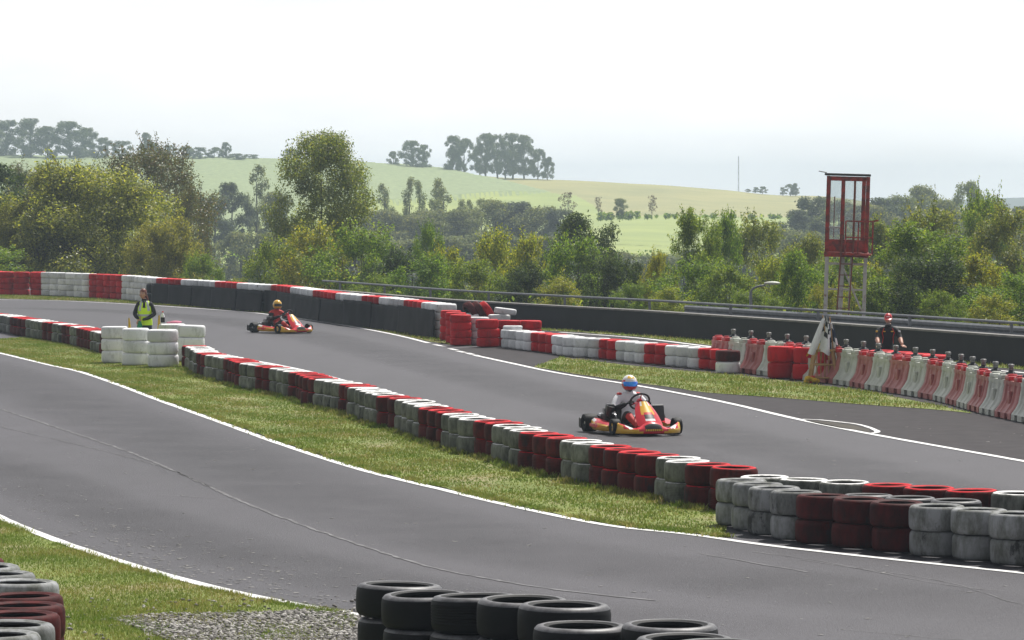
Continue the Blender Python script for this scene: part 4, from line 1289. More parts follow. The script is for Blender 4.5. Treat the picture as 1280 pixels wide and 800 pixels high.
cb((-0.12, -wy, zc), (0.10, 0.06, zh), 'door_frame', M['tower_red'])
cb((wx - 0.10, -wy, zc), (0.10, 0.06, zh), 'door_frame', M['tower_red'])
cb((0.16, wy, zc), (0.06, 0.05, zh), 'window_bar', M['rust'])
cb((-0.35, wy, zc - zh * 0.12), (0.03, 0.03, zh * 0.7), 'window_bar', M['rust'])
cb((0.17, -wy, zc), (0.05, 0.04, zh), 'window_bar', M['rust'])
for a, b, y in ((-wx + 0.05, -0.175, -wy), (-0.065, wx - 0.155, -wy), (-wx + 0.05, 0.125, wy), (0.195, wx - 0.05, wy)):
    mb = MB(); mb.box(((a + b) / 2, y + 0.002, zc), (b - a, 0.006, zh)); mb.build('window_pane', [M['glass']], cab, smooth=False)
for sx in (-1, 1):
    mb = MB(); mb.box((sx * wx, 0, zc), (0.006, 2 * wy - 0.1, zh)); mb.build('window_pane', [M['glass']], cab, smooth=False)
mb = MB(); mb.rbox((-0.02, 0, zt), (2 * wx + 0.16, 2 * wy + 0.2, 0.055), 0.01); mb.tube([(-wx - 0.05, -wy - 0.1, zt + 0.04), (-wx - 0.25, -wy - 0.15, zt + 0.07)], 0.012, 5)
mb.build('roof', [M['dark_metal']], cab)
cb((-0.33, -0.1, z0 + 0.62), (0.3, 0.35, 0.05), 'desk', M['tower_leg'])
# small landing with rail
mb = MB(); mb.rbox((0.28, -wy - 0.3, zf + 0.02), (0.72, 0.5, 0.05), 0.008); mb.build('landing', [M['tower_red']], trt)
mb = MB()
xa, xb, ya = -0.02, 0.66, -wy - 0.53
for x, y in ((xa, ya), (xb, ya), (xb, -wy - 0.06), (0.3, ya)): mb.tube([(x, y, zf + 0.03), (x, y, zf + 0.86)], 0.02, 6)
for z in (zf + 0.86, zf + 0.45): mb.tube([(xa, ya, z), (xb, ya, z), (xb, -wy - 0.05, z)], 0.018, 6)
mb.tube([(xb - 0.02, ya, zf + 0.86), (xb + 0.14, ya, zf + 0.90)], 0.025, 6)
mb.build('landing_rail', [M['tower_red']], trt)
# brackets from ladder foot
# ------------------------------------------------------------------ street lamps and mast
def street_lamp(x, ytop, D, arm, label, h=None):
    base = AT(x, 400, D); gz = terrain_z(base.x, D)
    top = H - (ytop - YH) / F * D
    hz = top - gz
    root = empty('street_lamp', (base.x, D, gz)); tag(root, label, 'street lamp')
    mb = MB()
    P = [(0, 0, 0), (0, 0, hz * 0.8)] + [(arm * (1 - math.cos(t)), 0, hz * 0.8 + (hz * 0.2 - 0.06) * math.sin(t) * 0.9) for t in (0.3, 0.6, 0.9, 1.2)] + [(arm * 0.95, 0, hz - 0.08)]
    mb.tube(P, [0.05, 0.04] + [0.03] * 5, 8); mb.build('pole', [M['steel']], root)
    hd = MB(); hd.ell((arm + 0.17, 0, hz - 0.02), (0.23, 0.10, 0.05), nu=12, nv=8); hd.build('lamp_head', [M['plastic_white']], root)
street_lamp(938.5, 353, 104, 0.42, 'curved grey street lamp behind the wall left of the tower')
street_lamp(836, 342, 150, -0.15, 'small pale street lamp head among the bushes beyond the wall')
mp_ = AT(923, 250, 905)
mr_ = empty('radio_mast', (mp_.x, 905, H - (241 - YH) / F * 905)); tag(mr_, 'thin distant radio mast on the pasture ridge', 'mast')
mb = MB()
for a in range(3):
    c, s2 = math.cos(a * 2.094), math.sin(a * 2.094)
    mb.tube([(0.13 * c, 0.13 * s2, -0.5), (0.09 * c, 0.09 * s2, 8.8)], 0.04, 5)
for k in range(17): mb.tube([(0.12 * math.cos(k * 2.094), 0.12 * math.sin(k * 2.094), k * .52), (0.12 * math.cos((k + 1) * 2.094), 0.12 * math.sin((k + 1) * 2.094), k * .52 + .5)], 0.025, 4)
mb.build('lattice', [M['steel']], mr_)

# ------------------------------------------------------------------ wooden flag stand and flags
fp = G(1029, 479)
fs = empty('flag_stand', (fp.x, fp.y, 0.012)); tag(fs, 'pale wooden trestle stand holding racing flags', 'stand')
FH = 0.62
for sx, sy in ((-1, -1), (1, -1), (-1, 1), (1, 1)):
    mb = MB(); mb.tube([(sx * 0.27, sy * 0.24, 0), (sx * 0.17, sy * 0.14, FH)], 0.036, 6); mb.build('leg', [M['wood']], fs, smooth=False)
for z, w, d in ((0.10, 0.29, 0.23), (0.36, 0.235, 0.19)):
    for q in range(4):
        a = [(-w, -d), (w, -d), (w, d), (-w, d)]; p0, p1 = a[q], a[(q + 1) % 4]
        mb = MB(); mb.tube([(p0[0], p0[1], z), (p1[0], p1[1], z)], 0.02, 6); mb.build('stretcher', [M['wood']], fs, smooth=False)
mb = MB(); mb.rbox((0, 0, FH + 0.02), (0.46, 0.36, 0.045), 0.008); mb.build('top', [M['wood']], fs)
for k in range(4):
    mb = MB(); mb.tube([(-0.12 + 0.075 * k, -0.02, 0.10), (-0.14 + 0.085 * k, 0.02, FH)], 0.012, 6); mb.build('rack_bar', [M['wood']], fs)
def flag(poleA, poleB, cloth, label, cat='flag'):
    root = empty('flag', (fp.x, fp.y, 0.012)); tag(root, label, cat, 'racing flags on the wooden stand')
    mb = MB(); mb.tube([poleA, poleB], 0.013, 6); mb.build('pole', [M['wood']], root)
    pts, mats, mf = cloth
    nu = len(pts[0]); V = [p for row in pts for p in row]; V2 = [(p[0], p[1] + 0.006, p[2]) for p in V]
    mb = MB(); b = len(V)
    fs_ = []; ms = []
    for i in range(len(pts) - 1):
        for j in range(nu - 1):
            f = (i * nu + j, i * nu + j + 1, (i + 1) * nu + j + 1, (i + 1) * nu + j)
            fs_.append(f); ms.append(mf(i, j)); fs_.append(tuple(b + q for q in f[::-1])); ms.append(mf(i, j))
    mb.v = V + V2; mb.f = fs_; mb.m = ms
    me = bpy.data.meshes.new('cloth'); me.from_pydata(mb.v, [], mb.f)
    for q in mats: me.materials.append(q)
    me.polygons.foreach_set('material_index', mb.m); me.polygons.foreach_set('use_smooth', [True] * len(me.polygons)); me.update()
    link('cloth', me, root)
    return root
def hang(ax, az, bx, bz, w0, w1, y, n=14, mfold=4, seed=0, amp=0.03):
    """cloth hanging from the pole end (ax,az) down to (bx,bz)"""
    rows_ = []
    for i in range(n):
        t = i / (n - 1); row = []
        cx = ax + (bx - ax) * t; cz = az + (bz - az) * t; w = w0 + (w1 - w0) * t ** 0.8
        for j in range(n):
            s = j / (n - 1) - 0.5
            row.append((cx + s * w, y + amp * (0.4 + t) * math.sin(s * 3.1 * mfold + seed + t * 1.5), cz - 0.07 * abs(s) * t + 0.03 * math.sin(s * 9 + seed)))
        rows_.append(row)
    return rows_
chk = hang(0.03, 1.30, -0.11, 0.60, 0.08, 0.44, -0.22, n=15, mfold=3, seed=0.5, amp=0.07)
flag((0.10, -0.18, 0.45), (-0.03, -0.2, 1.34), (chk, [M['white_cloth'], M['black_cloth']], lambda i, j: 1 if (((i // 2) + (j // 3)) % 2 == 0 and (i < 8 and j > 5)) else 0), 'white and black chequered flag hanging over the wooden stand')
gre = hang(-0.02, 1.12, -0.24, 0.58, 0.12, 0.22, -0.12, mfold=2, seed=2.0)
flag((-0.05, -0.1, 0.45), (0.02, -0.1, 1.25), (gre, [M['green_cloth'], M['yellow_cloth']], lambda i, j: 0 if i < 7 else 1), 'green and yellow flag hanging behind the chequered flag')
blk = hang(0.14, 1.18, 0.19, 0.62, 0.09, 0.26, -0.10, mfold=3, seed=1.0)
flag((0.22, -0.08, 0.35), (0.12, -0.08, 1.30), (blk, [M['navy_cloth'], M['white_cloth']], lambda i, j: 1 if (i // 3 + j // 5) % 3 == 1 else 0), 'dark navy flag with white patches at the right of the wooden stand')
wht = hang(0.27, 0.62, 0.36, 0.28, 0.10, 0.16, -0.16, mfold=3, seed=1.7)
flag((0.20, -0.14, 0.12), (0.30, -0.14, 0.75), (wht, [M['white_cloth'], M['black_cloth']], lambda i, j: 1 if (i // 4 + j // 5) % 3 == 2 else 0), 'small white and dark flag hanging low beside the stand')
mb = MB()
for k in range(9):
    mb.ell((0.15 * math.cos(k * 2.4) * (k / 9), 0.10 * math.sin(k * 2.4) * (k / 9) - 0.02, 0.045 + 0.02 * (k % 4)), (0.07, 0.06, 0.05), m=0 if k % 3 else 1, nu=10, nv=6)
p = G(1013, 480)
o = mb.build('rolled_flag', [M['yellow_cloth'], M['red_cloth']]); o.location = (p.x, p.y, 0.012)
tag(o, 'crumpled yellow and red flag lying on the grass by the stand', 'flag')

# ------------------------------------------------------------------ things at the marshal post
def cone_flag(x, y, z, h, label, lean):
    p = G(x, y); root = empty('furled_flag', (p.x, p.y, z)); tag(root, label, 'flag', 'furled flags at the marshal post')
    mb = MB(); mb.tube([(0, 0, 0), (lean, 0, h)], 0.012, 6); mb.build('pole', [M['wood']], root)
    mb = MB(); mb.tube([(0.01, 0, h * 0.25), (lean * 0.4 + 0.01, 0, h * 0.4), (lean * 0.95, 0, h * 0.98)], [0.05, 0.06, 0.016], 10); mb.build('cloth', [M['yellow_cloth']], root)
cone_flag(163.5, 448, 0.012, 0.92, 'furled yellow flag standing behind the white wall left of the marshal', -0.04)
cone_flag(197.5, 444, 0.012, 0.93, 'furled yellow flag standing right of the marshal', 0.03)
bz = 0.012 + 3 * 0.269
bo = empty('bottle', (post_R.x - 0.22, post_R.y - 0.05, bz)); tag(bo, 'drink bottle with dark label and red cap on white tyres', 'bottle')
mb = MB(); mb.lathe([(0, 0), (0.042, 0), (0.045, 0.02), (0.045, 0.17), (0.035, 0.21), (0.016, 0.245), (0.015, 0.26), (0, 0.26)], n=16, closed=False); mb.build('body', [M['white_cloth']], bo)
mb = MB(); mb.lathe([(0.047, 0.03), (0.047, 0.15), (0.044, 0.15), (0.044, 0.03)], n=16); mb.build('label_band', [M['black_cloth']], bo)
mb = MB(); mb.lathe([(0, 0.258), (0.018, 0.258), (0.018, 0.285), (0, 0.287)], n=12, closed=False); mb.build('cap', [M['red_cloth']], bo)
M['pink'] = simple('pink_cloth', (0.62, 0.20, 0.30), 0.8)
mb = MB(); mb.rbox((0, 0, 0.025), (0.30, 0.22, 0.03), 0.012); mb.ell((0.05, 0, 0.04), (0.14, 0.1, 0.03))
o = mb.build('folded_cloth', [M['pink']]); o.location = (post_R.x + 0.02, post_R.y - 0.02, bz + 0.002); tag(o, 'pink folded cloth lying on the white tyres beside the bottle', 'cloth')

# ------------------------------------------------------------------ people
def skin_body(name, J, E, bone_mat, mats, extra=None, parent=None, root=None):
    """J: name -> (pos, radius); E: list of (a, b); bone_mat: (a,b)->material index"""
    names = list(J); idx = {n: i for i, n in enumerate(names)}
    me = bpy.data.meshes.new(name)
    me.from_pydata([J[n][0] for n in names], [(idx[a], idx[b]) for a, b in E], [])
    ob = bpy.data.objects.new(name, me); COL.objects.link(ob)
    md = ob.modifiers.new('skin', 'SKIN'); md.use_smooth_shade = True; md.branch_smoothing = 0.3
    sv = me.skin_vertices[0].data
    for n in names:
        r = J[n][1]; r = r if hasattr(r, '__len__') else (r, r)
        sv[idx[n]].radius = r; sv[idx[n]].use_root = (n == (root or names[0]))
    sb = ob.modifiers.new('sub', 'SUBSURF'); sb.levels = 2; sb.render_levels = 2
    dg = bpy.context.evaluated_depsgraph_get(); dg.update()
    ev = ob.evaluated_get(dg)
    m2 = bpy.data.meshes.new_from_object(ev)
    bpy.data.objects.remove(ob)
    mb = MB()
    mb.v = [tuple(v.co) for v in m2.vertices]
    segs = [(Vector(J[a][0]), Vector(J[b][0]), bone_mat.get((a, b), 0), (J[a][1] if not hasattr(J[a][1], '__len__') else max(J[a][1]))) for a, b in E]
    for p in m2.polygons:
        c = p.center; best = 1e9; bm_ = 0
        for a, b, m, r in segs:
            ab = b - a; t = max(0, min(1, (c - a).dot(ab) / max(ab.length_squared, 1e-9)))
            d = (c - (a + ab * t)).length - r * 0.6
            if d < best: best = d; bm_ = m
        mb.f.append(tuple(p.vertices)); mb.m.append(bm_)
    bpy.data.meshes.remove(m2)
    if extra:
        b = len(mb.v); mb.v += extra.v; mb.f += [tuple(b + i for i in f) for f in extra.f]; mb.m += extra.m
    return mb.build(name, mats, parent, angle=80)

def hand(mb, w, d, n, side, m=0, s=1.0, curl=0.5):
    """palm and five fingers; w wrist, d pointing direction, n palm normal"""
    w = Vector(w); d = Vector(d).normalized(); n = Vector(n); n = (n - d * n.dot(d)).normalized(); a = d.cross(n).normalized() * side
    Mx = Matrix((( a.x, d.x, n.x, w.x), (a.y, d.y, n.y, w.y), (a.z, d.z, n.z, w.z), (0, 0, 0, 1)))
    mb.ell((0, 0.045 * s, 0), (0.042 * s, 0.055 * s, 0.017 * s), m, Mx, 12, 8)
    for k, (x, L) in enumerate([(-0.032, .066), (-0.011, .078), (0.011, .073), (0.031, .058)]):
        L *= s; x *= s; y0 = 0.085 * s; c = curl
        P = [(x * 0.8, y0 - 0.02 * s, 0), (x, y0, 0), (x * 1.06, y0 + L * 0.5 * math.cos(c * 0.5), L * 0.5 * math.sin(c * 0.5)), (x * 1.08, y0 + L * 0.5 * math.cos(c * 0.5) + L * 0.3 * math.cos(c * 1.3), L * 0.5 * math.sin(c * 0.5) + L * 0.3 * math.sin(c * 1.3)), (x * 1.08, y0 + L * 0.5 * math.cos(c * 0.5) + L * 0.3 * math.cos(c * 1.3) + L * 0.2 * math.cos(c * 2), L * 0.5 * math.sin(c * 0.5) + L * 0.3 * math.sin(c * 1.3) + L * 0.2 * math.sin(c * 2))]
        mb.tube([Mx @ Vector(p) for p in P], [0.009 * s, 0.009 * s, 0.0085 * s, 0.0075 * s, 0.005 * s], 7, m)
    P = [(-0.025, 0.02, 0.004), (-0.048, 0.045, 0.012), (-0.058, 0.075, 0.022), (-0.056, 0.098, 0.03)]
    mb.tube([Mx @ (Vector(p) * s) for p in P], [0.013 * s, 0.011 * s, 0.010 * s, 0.006 * s], 7, m)

def head(mb, c, Rm, r=(0.074, 0.092, 0.112), skin=0, dark=1, lip=2):
    """face looks along -Y of the rotation Rm"""
    T = Matrix.Translation(Vector(c)) @ Rm
    vs = []; fs = []; nu, nv = 22, 16
    for j in range(nv + 1):
        ph = math.pi * j / nv
        for i in range(nu):
            w = 2 * math.pi * i / nu
            x, y, z = math.sin(ph) * math.cos(w), math.sin(ph) * math.sin(w), math.cos(ph)
            jaw = 1 - 0.28 * max(0, -z) ** 1.3
            X = x * r[0] * jaw; Y = y * r[1] * (1 - 0.16 * max(0, -z)); Z = z * r[2]
            fx = abs(X) / r[0]
            if y < -0.4:
                Y -= 0.022 * math.exp(-(fx / 0.16) ** 2 - ((z + 0.12) / 0.17) ** 2)      # nose
                Y += 0.010 * math.exp(-((fx - 0.40) / 0.17) ** 2 - ((z - 0.10) / 0.13) ** 2)  # eye sockets
                Y -= 0.007 * math.exp(-(fx / 0.3) ** 2 - ((z + 0.78) / 0.2) ** 2)       # chin
            vs.append((X, Y, Z))
    for j in range(nv):
        for i in range(nu):
            k = (i + 1) % nu
            fs.append((j * nu + i, (j + 1) * nu + i, (j + 1) * nu + k, j * nu + k))
    mb.add(vs, fs, skin, T)
    for sx in (-1, 1):
        mb.ell((sx * 0.030, -r[1] * 0.87, 0.010), (0.013, 0.007, 0.007), dark, T, 10, 6)
        mb.ell((sx * 0.030, -r[1] * 0.90, 0.027), (0.017, 0.006, 0.0035), dark, T, 8, 5)
        mb.ell((sx * r[0] * 0.99, 0.005, -0.005), (0.012, 0.020, 0.030), skin, T, 8, 8)
    mb.ell((0, -r[1] * 0.90, -0.052), (0.022, 0.009, 0.006), lip, T, 10, 6)

M['lip'] = simple('lips', (0.42, 0.12, 0.10), 0.5)
# --- the marshal
wp_ = G(181, 451.5)
wom = empty('person', (wp_.x, wp_.y, 0.012)); tag(wom, 'auburn-haired marshal in yellow hi-vis vest standing behind the white tyres', 'person')
ex = MB()
head(ex, (-0.035, -0.03, 1.50), Matrix.Rotation(R(-18), 4, 'Z') @ Matrix.Rotation(R(12), 4, 'Y') @ Matrix.Rotation(R(-4), 4, 'X'), (0.070, 0.088, 0.108), 1, 3, 4)
hand(ex, (-0.10, -0.23, 0.93), (-0.35, -0.35, -0.6), (0.6, -0.3, -0.1), 1, 1, 0.95, 0.7)
hand(ex, (-0.05, -0.25, 0.92), (-0.75, -0.25, -0.35), (0.3, 0.2, -0.5), -1, 1, 0.95, 0.7)
J = {'pelvis': ((0, 0, 0.86), .14), 'waist': ((0, 0, 1.00), .125), 'chest': ((0, 0, 1.16), (.135, .12)), 'upper': ((0, 0.0, 1.27), .105), 'neck': ((0, 0, 1.345), .055), 'nk2': ((-0.015, -0.012, 1.42), .045),
     'shL': ((0.135, 0, 1.285), .065), 'shR': ((-0.135, 0, 1.285), .065), 'elL': ((0.235, -0.03, 1.05), .05), 'elR': ((-0.225, -0.03, 1.05), .05),
     'faL': ((0.10, -0.17, 0.96), .042), 'faR': ((-0.17, -0.15, 0.985), .042), 'wrL': ((-0.03, -0.24, 0.925), .027), 'wrR': ((-0.105, -0.22, 0.94), .027),
     'hpL': ((0.085, 0, 0.80), .105), 'hpR': ((-0.085, 0, 0.80), .105), 'knL': ((0.10, -0.02, 0.46), .062), 'knR': ((-0.10, -0.02, 0.46), .062),
     'anL': ((0.11, 0.02, 0.09), .042), 'anR': ((-0.11, 0.02, 0.09), .042), 'ftL': ((0.13, -0.13, 0.045), .04), 'ftR': ((-0.13, -0.13, 0.045), .04)}
E = [('pelvis', 'waist'), ('waist', 'chest'), ('chest', 'upper'), ('upper', 'neck'), ('neck', 'nk2'), ('upper', 'shL'), ('upper', 'shR'), ('shL', 'elL'), ('shR', 'elR'), ('elL', 'faL'), ('elR', 'faR'), ('faL', 'wrL'), ('faR', 'wrR'),
     ('pelvis', 'hpL'), ('pelvis', 'hpR'), ('hpL', 'knL'), ('hpR', 'knR'), ('knL', 'anL'), ('knR', 'anR'), ('anL', 'ftL'), ('anR', 'ftR')]
bmx = {e: 0 for e in E}; bmx[('neck', 'nk2')] = 1
for e in [('pelvis', 'hpL'), ('pelvis', 'hpR'), ('hpL', 'knL'), ('hpR', 'knR'), ('knL', 'anL'), ('knR', 'anR')]: bmx[e] = 2
skin_body('body', J, E, bmx, [M['black_cloth'], M['skin'], M['navy_cloth'], M['hair_grey'], M['lip']], ex, wom)
# vest shell
def shell(levels, front_gap=0.0, nseg=28):
    mb = MB(); secs = []
    for z, rx, ry, cy in levels:
        secs.append([(rx * math.sin(2 * math.pi * k / nseg), cy - ry * math.cos(2 * math.pi * k / nseg), z) for k in range(nseg)])
    return secs
sec = shell([(0.80, .172, .150, 0), (0.86, .175, .150, 0), (0.95, .165, .143, 0), (1.00, .160, .140, 0), (1.045, .160, .140, 0), (1.12, .163, .146, 0), (1.19, .160, .144, 0), (1.25, .128, .135, 0), (1.31, .120, .120, 0), (1.345, .095, .085, 0.005)])
mb = MB()
def vm(i, k):
    ang = 360 * (k + 0.5) / 28
    if ang > 180: ang -= 360
    if i == 3: return 1                      # waist band
    if i >= 5 and abs(abs(ang) - 38) < 9: return 1   # band over each shoulder
    if i >= 6 and abs(ang) < (10 + 9 * (i - 6)): return 2     # open neck showing the black top
    return 0
mb.loft(sec, matf=vm, cap=False)
sl = MB()
mb.build('hi_vis_vest', [M['hivis'], M['silver_cloth'], M['black_cloth']], wom, angle=80)
mb = MB()
Rm = Matrix.Translation((-0.035, -0.03, 1.50)) @ Matrix.Rotation(R(-18), 4, 'Z') @ Matrix.Rotation(R(12), 4, 'Y')
vs = []; fs = []; nu, nv = 22, 12
for j in range(nv + 1):
    ph = math.pi * 0.66 * j / nv
    for i in range(nu):
        w = 2 * math.pi * i / nu
        x, y, z = math.sin(ph) * math.cos(w), math.sin(ph) * math.sin(w), math.cos(ph)
        lim = z
        if y < -0.25 and z < 0.42: z = 0.42 + 0.05 * math.sin(i * 2.0)      # fringe above the brow
        vs.append((x * 0.083, y * 0.098 + 0.008, z * 0.122 + 0.004))
for j in range(nv):
    for i in range(nu):
        k = (i + 1) % nu; fs.append((j * nu + i, (j + 1) * nu + i, (j + 1) * nu + k, j * nu + k))
mb.add(vs, fs, 0, Rm)
mb.tube([Rm @ Vector(p) for p in [(0.03, 0.09, -0.02), (0.07, 0.11, -0.09), (0.10, 0.10, -0.15), (0.12, 0.08, -0.18)]], [0.03, 0.035, 0.028, 0.008], 8)
mb.build('hair', [M['hair_red']], wom)
fl_ = empty('held_flag', (wp_.x, wp_.y, 0.012)); tag(fl_, 'furled green flag held low by the marshal', 'flag')
mb = MB(); mb.tube([(-0.06, -0.275, 1.02), (-0.10, -0.30, 0.55)], 0.010, 6); mb.build('pole', [M['wood']], fl_)
mb = MB(); mb.tube([(-0.085, -0.285, 0.90), (-0.08, -0.30, 0.80), (-0.10, -0.31, 0.60)], [0.03, 0.06, 0.05], 10); mb.build('cloth', [M['green_cloth']], fl_)

# --- the man in the red cap
mp0 = G(1109, 468.0)
man = empty('person', (mp0.x, mp0.y, 0.012)); tag(man, 'man in red cap and black team shirt leaning on red tyres', 'person')
ex = MB()
HM = Matrix.Rotation(R(-6), 4, 'Z') @ Matrix.Rotation(R(14), 4, 'X')
hc = (0.0, -0.17, 1.14)
head(ex, hc, HM, (0.074, 0.093, 0.112), 1, 3, 4)
tyz = man_rest - 0.012
hand(ex, (-0.215, -0.42, tyz + 0.035), (0.0, -1, -0.12), (0, 0, -1), 1, 1, 1.05, 0.25)
hand(ex, (0.265, -0.42, tyz + 0.035), (0.25, -1, -0.12), (0, 0, -1), -1, 1, 1.05, 0.25)
J = {'pelvis': ((0, 0.12, 0.47), .15), 'waist': ((0, 0.06, 0.62), .145), 'chest': ((0, -0.02, 0.78), .15), 'upper': ((0, -0.07, 0.90), .125), 'neck': ((0, -0.11, 0.985), .065), 'nk2': ((0, -0.14, 1.05), .055),
     'shL': ((0.175, -0.08, 0.91), .082), 'shR': ((-0.175, -0.08, 0.91), .082), 'elL': ((0.245, -0.20, 0.745), .058), 'elR': ((-0.235, -0.20, 0.745), .058),
     'wrL': ((0.265, -0.41, tyz + 0.05), .032), 'wrR': ((-0.215, -0.41, tyz + 0.05), .032),
     'hpL': ((0.10, 0.10, 0.43), .11), 'hpR': ((-0.10, 0.10, 0.43), .11), 'knL': ((0.19, -0.14, 0.36), .075), 'knR': ((-0.19, -0.14, 0.36), .075),
     'anL': ((0.20, 0.12, 0.09), .05), 'anR': ((-0.20, 0.12, 0.09), .05), 'ftL': ((0.23, -0.04, 0.05), .047), 'ftR': ((-0.23, -0.04, 0.05), .047)}
E = [('pelvis', 'waist'), ('waist', 'chest'), ('chest', 'upper'), ('upper', 'neck'), ('neck', 'nk2'), ('upper', 'shL'), ('upper', 'shR'), ('shL', 'elL'), ('shR', 'elR'), ('elL', 'wrL'), ('elR', 'wrR'),
     ('pelvis', 'hpL'), ('pelvis', 'hpR'), ('hpL', 'knL'), ('hpR', 'knR'), ('knL', 'anL'), ('knR', 'anR'), ('anL', 'ftL'), ('anR', 'ftR')]
bmx = {e: 0 for e in E}; bmx[('neck', 'nk2')] = 1; bmx[('elL', 'wrL')] = 1; bmx[('elR', 'wrR')] = 1
skin_body('body', J, E, bmx, [M['black_cloth'], M['skin'], M['navy_cloth'], M['hair_grey'], M['lip']], ex, man)
mb = MB()   # red piping down each side of the shirt and sleeve patches
for sx in (-1, 1):
    mb.tube([(sx * 0.085, -0.185, 0.955), (sx * 0.125, -0.19, 0.86), (sx * 0.10, -0.168, 0.76), (sx * 0.115, -0.12, 0.64)], 0.009, 6, m=0)
    mb.rbox((sx * 0.235, -0.165, 0.885), (0.045, 0.03, 0.035), 0.006, m=1 if sx > 0 else 2)
    mb.rbox((sx * 0.08, -0.178, 0.885), (0.05, 0.02, 0.022), 0.005, m=2)
mb.build('shirt_trim', [M['red_cloth'], M['white_cloth'], M['yellow_cloth']], man)
mb = MB(); T = Matrix.Translation(hc) @ HM
secs = []
for j in range(8):
    ph = math.pi * 0.5 * j / 7
    secs.append([(0.084 * math.sin(ph + 0.02) * math.cos(2 * math.pi * i / 20), 0.002 + 0.102 * math.sin(ph + 0.02) * math.sin(2 * math.pi * i / 20), 0.030 + 0.095 * math.cos(ph)) for i in range(20)])
mb.loft(secs, M=T)
bs = []
for y, w, z in ((-0.085, 0.070, 0.040), (-0.125, 0.062, 0.034), (-0.16, 0.035, 0.024)):
    bs.append([(-w, y, z), (0, y - 0.012, z + 0.012), (w, y, z), (w, y, z - 0.006), (0, y - 0.012, z + 0.004), (-w, y, z - 0.006)])
mb.loft(bs, M=T)
cp_ = mb.build('cap', [M['plastic_red_cap']], man)
mb = MB()
for k, (x, z) in enumerate([(-0.028, 0.075), (-0.014, 0.078), (0.0, 0.079), (0.014, 0.078), (0.028, 0.075)]):
    mb.box((x, -0.094, z), (0.009, 0.006, 0.020), M=T)
mb.build('cap_badge', [M['white_cloth']], cp_)
mb = MB()
mb.ell((0, -0.070, -0.073), (0.045, 0.026, 0.034), M=T, nu=12, nv=8)
for sx in (-1, 1): mb.ell((sx * 0.069, 0.03, 0.0), (0.012, 0.05, 0.045), M=T, nu=8, nv=8)
mb.build('beard', [M['hair_grey']], man)

# ------------------------------------------------------------------ karts
def wheel(root, x, y, r, w, name='wheel'):
    e = empty('wheel'); e.parent = root; e.location = (x, y, r)
    T = Matrix.Rotation(R(90), 4, 'X')
    mb = MB(); h = w / 2
    mb.lathe([(r * .55, -h * .9), (r * .8, -h), (r * .95, -h * .93), (r, -h * .7), (r, h * .7), (r * .95, h * .93), (r * .8, h), (r * .55, h * .9)], n=24, M=T); mb.build('tyre', [M['black_tyre']], e)
    mb = MB(); mb.lathe([(0, -h * .55), (r * .3, -h * .55), (r * .35, -h * .3), (r * .5, -h * .6), (r * .56, -h * .92), (r * .56, h * .92), (r * .5, h * .6), (r * .35, h * .3), (r * .3, h * .55), (0, h * .55)], n=20, closed=False, M=T); mb.build('rim', [M['dark_metal']], e)
    mb = MB(); mb.lathe([(0, -h * .75), (r * .16, -h * .75), (r * .16, h * .75), (0, h * .75)], n=8, closed=False, M=T); mb.build('hub', [M['chrome']], e)
    return e
